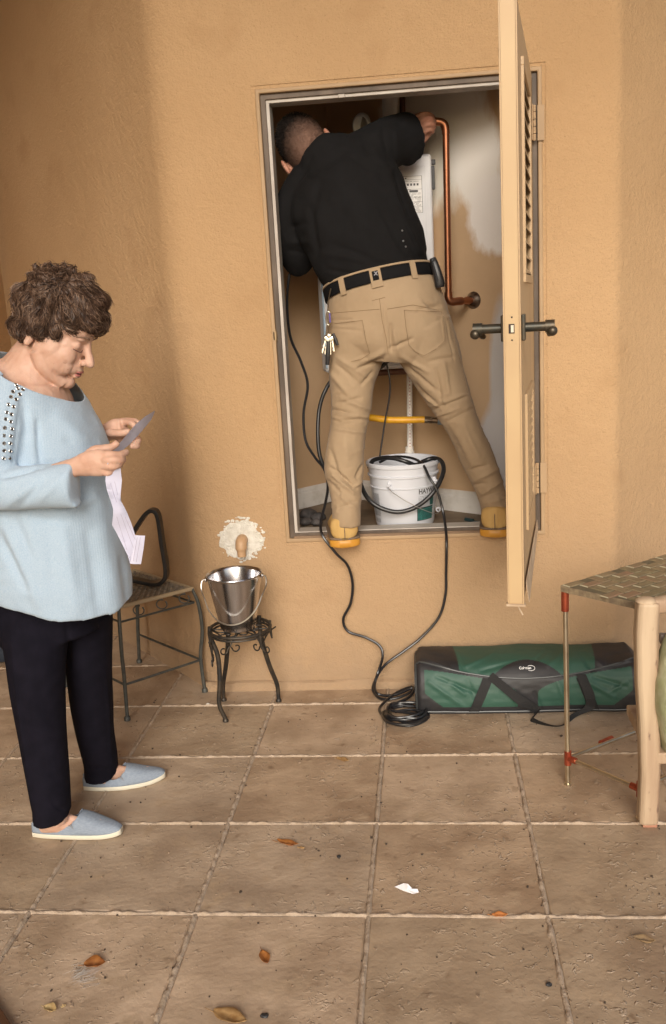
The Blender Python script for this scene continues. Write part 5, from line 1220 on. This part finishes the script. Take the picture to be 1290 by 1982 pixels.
sheet([(262, 1036, 281, 1037), (258, 1060, 278, 1062), (252, 1091, 273, 1092)], lambda k, s_: 2.155+.01*s_, 'folded_corner', SH)
PT_ = mat('faint_print', (.38, .35, .46), .7); m = MB()
lp = LOC[SH.name]
for (x0, y0, x1, y1) in ((214, 935, 222, 962), (222, 932, 228, 958), (226, 1000, 246, 1065), (234, 995, 258, 1060), (242, 1000, 262, 1045), (266, 1040, 258, 1086), (272, 1040, 264, 1088), (217, 945, 226, 972)):
    m.tube([at(x0, y0, 2.142), at(x1, y1, 2.142)], .0005, 4)
part(m, 'print_lines', PT_, SH)

# ---------------- man
MAN = thing('person', (.0, 3.35, ZC), 'person in black shirt and khaki trousers seen from behind in the closet opening', 'person')
MY = 3.44
# head basis
hx_, hy_, hz_ = 0, 0, 0
ear_ax = unit(at(634, 272, MY)-at(563, 325, MY)); hup = unit(np.array([-ear_ax[2], 0, ear_ax[0]])); hup = unit(hup+np.array([0, .35, 0])); hfw = unit(np.cross(hup, ear_ax)); 
MBs = np.column_stack([ear_ax, hfw, hup]); hc_ = at(586, 279, 3.50)
def mh(a, f_, u): return hc_+ear_ax*a+hfw*f_+hup*u
b = MB()
b.ell(hc_, (.078, .100, .100), MBs, 24, 16); b.ell(mh(0, .02, -.055), (.062, .075, .07), MBs, 20, 14); b.ell(mh(0, .06, -.09), (.045, .05, .04), MBs)
for s_ in (-1, 1):
    p = mh(s_*.084, -.0, -.040); b.ell(mh(s_*.093, -.004, -.036), (.010, .020, .033), MBs, 14, 10); b.ell(mh(s_*.080, .004, -.040), (.016, .012, .02), MBs)
b.ell(mh(0, .105, -.03), (.012, .02, .02), MBs)
b.tube([mh(0, -.02, -.06), at(607, 308, 3.47), at(625, 335, 3.46), at(690, 430, 3.44), at(738, 560, 3.42)], [.060, .062, .065, .07, .07], 16, 5)
# right arm & hand on the pipe
b.tube([at(650, 330, 3.47), at(720, 285, 3.46), at(775, 272, 3.54), at(800, 268, 3.60)], [.05, .045, .040, .034], 12, 5)
b.sweep([(790, 280, 3.58, 21, .030), (808, 262, 3.60, 19, .024), (818, 250, 3.605, 19, .024), (826, 240, 3.60, 18, .022), (830, 234, 3.60, 14, .02)], 5, 20)
def mf(pts, r): b.tube(C(*pts), r, 12, 4)
mf([(806, 232, 3.60), (818, 223, 3.575), (831, 222, 3.575), (840, 228, 3.60)], [.0125, .0115, .0105, .009])
mf([(812, 240, 3.585), (824, 229, 3.565), (835, 229, 3.565), (842, 237, 3.59)], [.0125, .0115, .0105, .009])
mf([(818, 250, 3.58), (828, 240, 3.56), (838, 240, 3.565), (841, 247, 3.59)], [.012, .011, .010, .009])
mf([(818, 259, 3.585), (828, 251, 3.57), (836, 250, 3.575), (838, 256, 3.59)], [.0115, .0105, .0095, .0085])
mf([(802, 245, 3.62), (806, 228, 3.625), (818, 222, 3.625), (832, 226, 3.62)], [.013, .012, .011, .009])
# left arm & hand reaching into the closet
b.tube([at(600, 380, 3.46), at(568, 440, 3.48), at(572, 500, 3.54), at(585, 505, 3.62), at(610, 480, 3.63)], [.045, .042, .036, .030, .024], 12, 5)
b.sweep([(606, 480, 3.60, 14, .014), (620, 470, 3.61, 20, .014), (640, 458, 3.61, 18, .013)], 4, 16)
for k in range(4): mf([(634, 446+k*9, 3.60), (650, 440+k*9, 3.595), (664, 438+k*9, 3.60)], [.0095, .009, .008])
mf([(615, 460, 3.60), (622, 444, 3.60), (634, 436, 3.60)], [.011, .010, .009])
# core legs to boots
b.tube([at(738, 560, 3.42), at(690, 700, 3.39), at(676, 820, 3.335), at(669, 900, 3.31), at(671, 1010, 3.26)], [.07, .05, .036, .034, .034], 12, 5)
b.tube([at(738, 560, 3.42), at(832, 695, 3.385), at(886, 803, 3.355), at(926, 890, 3.36), at(958, 985, 3.36)], [.07, .05, .034, .032, .034], 12, 5)
nm = remesh(b, .0036, 3); MBODY = finish('body', nm, SKIN2, MAN, ang=180)
# cropped hair: a fitted cap, dark on the crown fading to stubble at the nape
MH = mat('cropped_hair', (.012, .008, .006), .75, bump=.9, bscale=500, bdist=.002, bump2=.6, b2scale=60, b2dist=.004, spec=.25)
nt = MH.node_tree; g = _n(nt, 'ShaderNodeNewGeometry'); sb_ = _n(nt, 'ShaderNodeVectorMath', operation='SUBTRACT'); sb_.inputs[1].default_value = tuple(hc_); nt.links.new(g.outputs['Position'], sb_.inputs[0])
dt = _n(nt, 'ShaderNodeVectorMath', operation='DOT_PRODUCT'); dt.inputs[1].default_value = tuple(unit(hup*.8-ear_ax*.45+hfw*.25)); nt.links.new(sb_.outputs[0], dt.inputs[0])
no = _n(nt, 'ShaderNodeTexNoise'); no.inputs['Scale'].default_value = 45; no.inputs['Detail'].default_value = 6; nt.links.new(g.outputs['Position'], no.inputs['Vector'])
ma = _n(nt, 'ShaderNodeMath', operation='MULTIPLY_ADD'); ma.inputs[1].default_value = .03; nt.links.new(no.outputs['Fac'], ma.inputs[0]); nt.links.new(dt.outputs['Value'], ma.inputs[2])
mr = _n(nt, 'ShaderNodeMapRange'); mr.inputs[1].default_value = .022; mr.inputs[2].default_value = -.06; nt.links.new(ma.outputs[0], mr.inputs[0]); mix_in(MH, mr.outputs[0], (.19, .11, .08))
b = MB(); b.ell(hc_, (.0815, .1035, .1035), MBs, 40, 30)
b2 = MB(); b2.ell(mh(0, .018, -.050), (.0665, .080, .072), MBs, 30, 20); b.add(b2.v, b2.f)
nm = remesh(b, .0035, 2, lambda P_, N: .0016*vnoise(P_, .008, 2)+.0015*vnoise(P_, .02, 3))
bm = bmesh.new(); bm.from_mesh(nm)
bmesh.ops.bisect_plane(bm, geom=bm.verts[:]+bm.edges[:]+bm.faces[:], plane_co=Vector(mh(0, -.05, -.098)), plane_no=Vector(unit(-hup+hfw*.75)), clear_outer=True)
bm.to_mesh(nm); bm.free(); MHO = finish('hair', nm, MH, MAN, ang=180)
m = MB(); VV = np.array([v.co for v in nm.vertices])+LOC[MAN.name]*0
nmv = np.array([v.co for v in nm.vertices])+LOC[MAN.name]; nmn = np.array([v.normal for v in nm.vertices])
for i in rng.permutation(len(nmv))[:4200]:
    p, n_ = nmv[i], nmn[i]; hgt = (p-hc_).dot(hup)
    L = .0035+.009*np.clip((hgt+.02)/.08, 0, 1); d = unit(n_+unit(rng.normal(0, 1, 3))*.45-hup*.2); m.tube([p, p+d*L], [.0009, .0003], 3)
part(m, 'short_hairs', MH, MHO)
# shirt
SHI = mat('black_shirt', (.0038, .0036, .0040), .9, col2=(.0055, .0053, .0060), nscale=18, bump=.5, bscale=600, bdist=.0005, spec=.28, sheen=.0)
b = MB()
b.sweep([(737, 560, 3.42, 88, .125), (733, 538, 3.42, 92, .130), (728, 524, 3.42, 98, .136), (721, 503, 3.42, 103, .142), (706, 465, 3.43, 105, .145), (690, 428, 3.44, 106, .145), (674, 392, 3.45, 106, .14), (660, 362, 3.46, 102, .132), (645, 335, 3.47, 88, .115), (632, 314, 3.47, 66, .095), (618, 300, 3.47, 46, .080), (610, 292, 3.475, 38, .070)], 6, 44, 2.3)
b.sweep([(610, 345, 3.47, 42, .065), (585, 385, 3.47, 43, .066), (569, 430, 3.48, 42, .062), (572, 470, 3.50, 38, .056), (580, 500, 3.54, 32, .050), (588, 508, 3.57, 26, .045)], 6, 24)
b.sweep([(655, 335, 3.47, 44, .080), (700, 305, 3.46, 45, .085), (735, 285, 3.48, 44, .078), (765, 272, 3.52, 43, .068), (790, 266, 3.56, 43, .060), (805, 264, 3.58, 40, .054)], 6, 28)
b.sweep([(770, 290, 3.52, 20, .04), (790, 306, 3.54, 14, .03), (803, 303, 3.56, 9, .02)], 4, 14)
fd3 = folds([(765, 330, 790, 420, 5, -.010), (750, 330, 800, 460, 8, .007), (735, 400, 790, 500, 5, -.008), (760, 395, 825, 500, 5, .006), (640, 470, 760, 520, 7, -.007), (620, 490, 730, 505, 6, .006), (630, 520, 700, 535, 4, -.006), (650, 500, 640, 560, 7, .005), (620, 350, 600, 440, 7, -.006), (600, 400, 615, 490, 6, -.010), (560, 440, 600, 430, 6, -.006), (555, 470, 600, 468, 6, .006), (560, 485, 598, 492, 4, -.005),
             (680, 300, 720, 330, 6, -.005), (720, 300, 750, 320, 5, .005), (740, 240, 752, 310, 5, -.007), (765, 240, 770, 310, 5, .005), (700, 260, 715, 300, 5, -.006), (600, 335, 660, 345, 7, .004), (650, 380, 760, 480, 14, .006), (590, 330, 605, 300, 4, -.005), (690, 540, 800, 500, 5, .005), (775, 430, 830, 520, 3, .005), (786, 440, 826, 520, 2, -.004)])
nm = remesh(b, .0065, 6, lambda P_, N: fd3(P_, N)+.004*vnoise(P_, .06, 6)+.0015*vnoise(P_, .022, 2))
SHO = finish('shirt', nm, SHI, MAN, ang=180)
bs = bvh_of(nm, LOC[MAN.name])
for (x, y) in ((779, 446), (781, 466), (786, 477)):
    p, n_ = cast(bs, x, y)
    if p is not None: part(MB().ell(p, .0035), 'shirt_snap', mat('snap', (.3, .3, .3), .3, .8), SHO)
# trousers
KH = mat('khaki_twill', (.37, .272, .172), .85, col2=(.335, .243, .150), nscale=9, bump=.35, bscale=650, bdist=.0005, spec=.25, sheen=.1)
b = MB()
b.sweep([(733, 531, 3.42, 98.5, .1375), (735, 542, 3.42, 99, .138), (739, 560, 3.42, 101, .141), (745, 592, 3.40, 108, .148), (750, 625, 3.39, 114, .150), (752, 655, 3.39, 116, .145), (750, 685, 3.40, 92, .12)], 6, 44, 2.25)
b.sweep([(695, 640, 3.38, 60, .125), (689, 690, 3.37, 52, .105), (682, 735, 3.36, 43, .09), (681, 775, 3.35, 39, .080), (677, 812, 3.335, 35.5, .072), (671, 850, 3.32, 35, .074), (666, 899, 3.31, 37.5, .074), (668, 928, 3.30, 35, .068), (669, 948, 3.285, 31.5, .060), (671, 975, 3.27, 28.5, .056), (671, 1000, 3.265, 28, .056), (671, 1018, 3.262, 28, .056)], 6, 32)
b.sweep([(812, 640, 3.38, 62, .125), (835, 690, 3.38, 55, .110), (855, 738, 3.37, 46, .095), (871, 772, 3.36, 40.5, .085), (885, 800, 3.35, 35, .076), (897, 826, 3.345, 31.5, .072), (912, 858, 3.35, 31, .072), (926, 890, 3.36, 31.5, .072), (940, 922, 3.36, 29.5, .066), (949, 948, 3.36, 27.5, .060), (957, 975, 3.36, 26.5, .054), (960, 998, 3.36, 26.5, .054)], 6, 32)
fd4 = folds([(744, 590, 750, 690, 2, -.006), (756, 628, 758, 680, 3, -.010), (762, 640, 775, 690, 4, .006), (755, 675, 800, 655, 3, -.008), (700, 700, 745, 680, 5, .008), (690, 715, 740, 695, 3, -.008), (650, 705, 700, 745, 4, -.006), (640, 720, 680, 770, 5, .006), (650, 690, 720, 735, 4, .004), (700, 745, 722, 720, 3, -.006),
             (642, 792, 690, 804, 3, -.009), (655, 800, 718, 808, 3, .007), (650, 815, 700, 812, 3, -.008), (642, 806, 668, 816, 3, .006), (650, 830, 705, 838, 3, .006), (660, 770, 720, 795, 4, .007), (655, 780, 700, 770, 3, -.006), (640, 870, 655, 920, 4, -.007), (640, 905, 690, 945, 3, -.011), (645, 920, 685, 955, 3, .008), (690, 925, 702, 900, 3, -.010), (635, 930, 660, 955, 3, -.006), (685, 945, 700, 930, 3, .007), (660, 960, 690, 985, 4, .005), (655, 985, 690, 970, 3, -.005), (668, 840, 672, 900, 8, .004),
             (775, 700, 850, 760, 4, -.006), (780, 690, 830, 720, 4, .006), (830, 700, 880, 690, 4, -.005), (845, 715, 855, 780, 4, -.008), (860, 700, 870, 770, 4, .007), (800, 740, 850, 790, 4, -.006), (835, 795, 900, 768, 3, -.009), (840, 806, 890, 790, 3, .007), (862, 818, 918, 790, 3, -.006), (860, 780, 905, 762, 4, .006), (820, 765, 850, 790, 3, .007), (895, 820, 935, 900, 5, .006), (870, 830, 905, 905, 6, -.005), (905, 912, 945, 900, 3, -.007), (920, 930, 970, 905, 4, .006), (912, 940, 945, 935, 3, -.006), (935, 955, 975, 930, 3, .005), (925, 965, 975, 950, 3, -.006), (935, 975, 980, 965, 3, .004),
             (810, 600, 855, 590, 4, -.005), (820, 585, 860, 605, 4, -.006), (805, 575, 850, 620, 6, .004), (845, 610, 870, 615, 3, .004), (640, 620, 680, 618, 3, -.004), (640, 635, 700, 640, 3, -.003),
             # pocket outlines
             (783, 600, 855, 603, 1.5, .0035), (783, 600, 792, 670, 1.5, .003), (792, 670, 822, 690, 1.5, .003), (855, 603, 862, 662, 1.5, .003), (862, 662, 822, 690, 1.5, .003), (648, 625, 702, 620, 1.5, .003), (702, 620, 716, 685, 1.5, .003), (716, 685, 680, 700, 1.5, .003), (864, 620, 880, 700, 1.4, -.004), (720, 575, 722, 590, 1.2, .003)])
def crease(P_, N):   # sharp little pull lines on top of the hand-placed folds
    q = P_*[1.0, 1.0, 1.9]; a_n = vnoise(q, .055, 21); r1 = 1-np.abs(vnoise(q+.02*a_n[:, None], .030, 22))*2.2
    x_, y_ = proj(P_); wt = np.clip((y_-690)/80, .15, 1)
    return (.0034*np.clip(r1, 0, 1)**2.2*np.clip(a_n+.45, 0, 1))*wt
nm = remesh(b, .0046, 5, lambda P_, N: 1.25*fd4(P_, N)+crease(P_, N)+.002*vnoise(P_, .05, 6)+.0008*vnoise(P_, .016, 2))
KT = finish('trousers', nm, KH, MAN, ang=180)
bk = bvh_of(nm, LOC[MAN.name])
# belt: band following the waist
BELT = mat('black_belt', (.005, .005, .006), .8, bump=.5, bscale=300, spec=.2)
def waist(t, off, dz):   # ring parallel to the waistband
    c0 = at(735, 547, 3.42); tt = unit(at(745, 592, 3.40)-at(735, 542, 3.42)); lat = unit(np.cross(tt, [0, 1., 0])); dep = np.cross(lat, tt)
    e = 2.25; cc_, ss_ = math.cos(t), math.sin(t); cc_ = math.copysign(abs(cc_)**(2/e), cc_); ss_ = math.copysign(abs(ss_)**(2/e), ss_)
    return c0-tt*dz+lat*(px2m(100, 3.42)+off)*cc_+dep*(.1405+off)*ss_
ts = np.linspace(0, 2*math.pi, 80, endpoint=False)
RG = [[waist(t, .006, -.030), waist(t, .0085, -.026), waist(t, .0085, .008), waist(t, .006, .012), waist(t, .001, .010), waist(t, .001, -.028)] for t in ts]
BO = part(MB().rings(RG, closed=True), 'belt', BELT, MAN, ang=50)
part(MB().rings([[waist(t, .0075, .013), waist(t, .0095, .0135), waist(t, .0095, .0195), waist(t, .0075, .0205), waist(t, .000, .020), waist(t, .000, .013)] for t in ts], closed=True), 'waistband', KH, KT, ang=50)
def facing(px): # parameter t on the camera side for a pixel column
    best = min(ts, key=lambda t: abs(proj(waist(t, .0085, -.01)[None])[0][0]-px)+(1e4 if (waist(t, 0, 0)[1] > 3.43) else 0)); return best
def loop(px, wpx, mat_, nm_, lo=-.044, hi=.020, off=.0105):
    a, b_ = facing(px-wpx), facing(px+wpx); a, b_ = min(a, b_), max(a, b_)
    if b_-a > 3: a, b_ = b_, a+2*math.pi
    T_ = np.linspace(a, b_, 6) if b_-a > .02 else np.linspace(a-.02, a+.02, 6)
    RGl = [[waist(t, off, lo), waist(t, off+.0015, lo+.004), waist(t, off+.0015, hi-.004), waist(t, off, hi), waist(t, off-.003, hi), waist(t, off-.003, lo)] for t in T_]
    return part(MB().rings(RGl), nm_, mat_, KT, ang=50)
ts = np.linspace(0, 2*math.pi, 720, endpoint=False)
loop(663, 4.5, KH, 'belt_loop'); loop(800, 5, KH, 'belt_loop'); loop(728, 10.5, KH, 'belt_loop', lo=-.050, hi=.014); loop(728, 5.8, BELT, 'loop_patch', lo=-.026, hi=.006, off=.0135)
tmm = mat('grey_thread', (.25, .25, .28), .6); 
p0 = waist(facing(728), .0155, -.006); tm = text_mesh('X', .017, .0008); ctr_ = sum((v.co for v in tm.vertices), Vector())/len(tm.vertices)
for v in tm.vertices:
    d_ = v.co-ctr_; v.co = Vector(p0)+Vector((d_.x, -.0006, d_.y+.002))
finish('embroidered_mark', tm, tmm, KT, smooth=False)
# stitching seams on the trousers
m = MB()
def stitch(pts):
    L = []
    for (x0, y0), (x1, y1) in zip(pts[:-1], pts[1:]):
        n = max(2, int(math.hypot(x1-x0, y1-y0)/3))
        for t in np.linspace(0, 1, n):
            p, n_ = cast(bk, x0+(x1-x0)*t, y0+(y1-y0)*t)
            if p is not None: L.append(p-n_*math.copysign(.0, 1)+unit(np.array([0, 0, CH])-p)*.0006)
    if len(L) > 2: m.tube(L, .0009, 4)
stitch([(735, 578), (740, 620), (748, 655), (752, 685)]); stitch([(783, 600), (786, 630), (792, 668), (806, 682), (822, 688), (845, 675), (861, 660), (858, 630), (855, 603), (783, 600)]); stitch([(648, 626), (702, 620), (708, 655), (716, 684), (700, 695), (680, 700)]); stitch([(866, 615), (880, 660), (893, 705), (905, 760)]); stitch([(720, 582), (746, 575)]); stitch([(640, 606), (735, 598)]); stitch([(750, 598), (800, 590), (850, 600)])
part(m, 'seam_stitching', mat('khaki_thread', (.22, .145, .075), .8), KT)
# boots
BOOT = mat('wheat_nubuck', (.55, .36, .13), .8, col2=(.50, .31, .105), nscale=30, bump=.4, bscale=200, stretch=(1, 1, .3)); MIDS = mat('boot_midsole', (.17, .12, .08), .7); BSOLE = mat('amber_sole', (.55, .26, .035), .45)
def boot(heel, dirv, sg, ank, name='boot'):
    d = unit(np.array([dirv[0], dirv[1], 0.])); s_ = np.array([-d[1], d[0], 0]); up = np.array([0, 0, 1.]); L = .29
    wid = lambda u: .052*(1-(1-min(u, .09)/.09)**2.6*.62)*(1+.10*u)*(math.sqrt(max(.02, 1-((u-.72)/.30)**2)) if u > .72 else 1)
    def ring(u, z0, z1, k, e=3.2, dz=0):
        c_ = heel+d*(u*L); R_ = []
        for j in range(24):
            a = 2*math.pi*j/24; cx, cz = math.cos(a), math.sin(a); cx = math.copysign(abs(cx)**(2/e), cx); cz = math.copysign(abs(cz)**(2/e), cz); R_.append(c_+s_*wid(u)*k*cx+up*((z0+z1)/2+(z1-z0)/2*cz))
        return R_
    U = np.concatenate([[0, .008, .02, .04, .065], np.linspace(.09, 1, 22)])
    bo = part(MB().rings([ring(u, .026, .112*(1-.35*max(0, u-.35)/.3) if u < .65 else .018+.052*(1-max(0, u-.65)/.35*.35), .95, 2.8) for u in U]).esweep([[*(heel+d*.062+up*.05), .047, .058], [*((heel+d*.062+up*.08)*.5+ank*.5-up*.02), .045, .055], [*(ank+up*.02), .036, .044]], 4, 22), name, BOOT, MAN, ang=60)
    part(MB().rings([ring(u, .0275, .036, 1.08, 6) for u in U]), 'midsole', MIDS, bo, ang=50)
    part(MB().rings([ring(u, 0, .028, 1.06, 6) for u in U]), 'outsole', BSOLE, bo, ang=50)
    part(MB().tube([heel-d*.001+up*.03, heel-d*.003+up*.065, heel+d*.004+up*.10], .0016, 6, 3), 'heel_seam', MIDS, bo)
    return bo
hL = onz(664, 1061, ZC); hR = onz(959, 1041, ZC)
boot(hL+[.010, .0, .001], (-.14, .99), 1, at(673, 1000, 3.27)); boot(hR+[0, 0, .001], (.10, .99), -1, at(957, 985, 3.36))
# keys and clip hanging at the left hip
KEY = mat('key_metal', (.62, .58, .48), .3, 1); PLA = mat('tool_black', (.014, .014, .016), .4)
kp = at(637, 580, 3.29)
KR = thing('key_ring', at(637, 640, 3.27), 'bunch of keys on a purple and silver clip hanging from the left hip', 'keys')
part(MB().tube([at(641, 558, 3.30), at(637, 578, 3.285), at(636, 598, 3.275)], .0016, 6, 4).tube([at(636+4.2*math.cos(a), 616+13*math.sin(a), 3.272) for a in np.linspace(0, 6.283, 16, endpoint=False)], .0030, 8, 1, closed=True), 'clip', KEY, KR)
part(MB().tube([at(638.5, 606, 3.268), at(639.5, 624, 3.268)], .0030, 8), 'clip_band', mat('purple_band', (.13, .10, .34), .5), KR)
part(MB().tube([at(636+8*math.cos(a), 654+9*math.sin(a), 3.268+.01*math.sin(a)) for a in np.linspace(0, 6.283, 18, endpoint=False)], .0013, 6, 1, closed=True).tube([at(636, 630, 3.27), at(636, 645, 3.268)], .003, 6), 'ring', KEY, KR)
for (x0, y0, x1, y1) in ((631, 655, 624, 683), (634, 658, 630, 686), (640, 657, 640, 686), (643, 655, 647, 680), (637, 650, 634, 676)):
    a, b_ = at(x0, y0, 3.262), at(x1, y1, 3.260); d_ = unit(b_-a); q = unit(np.cross(d_, [0, 1, 0]))
    part(MB().ell(a, (.0075, .0012, .0075)).prism([a+q*.0022, b_+q*.0022, b_-q*.0014, a-q*.0022], (0, .0016, 0)).prism([a+d_*.02-q*.0014, a+d_*.026-q*.0034, a+d_*.032-q*.0016, a+d_*.040-q*.0034, b_-q*.001], (0, .0014, 0)), 'key', KEY, KR, smooth=False)
part(MB().esweep([[*at(636, 660, 3.255), .006, .004], [*at(635, 685, 3.255), .0085, .005], [*at(634, 706, 3.257), .007, .004]], 3, 12, 3).esweep([[*at(645, 645, 3.26), .005, .004], [*at(650, 658, 3.26), .006, .004], [*at(654, 668, 3.26), .005, .003]], 3, 10, 3), 'key_fob', PLA, KR)
HT = thing('pocket_tool', at(845, 525, 3.31), 'black pocket tool clipped to the right side of the belt', 'tool')
part(MB().esweep([[*at(838, 500, 3.33), .011, .010], [*at(842, 512, 3.325), .014, .013], [*at(848, 532, 3.32), .016, .014], [*at(852, 550, 3.32), .0175, .014], [*at(853, 556, 3.32), .014, .012]], 4, 16, 3), 'tool_body', PLA, HT)
part(MB().tube([at(836, 502, 3.312), at(842, 520, 3.306), at(848, 542, 3.304)], .0022, 6, 3).ell(at(838, 503, 3.316), .006), 'tool_clip', mat('gunmetal', (.10, .12, .14), .35, .8), HT)
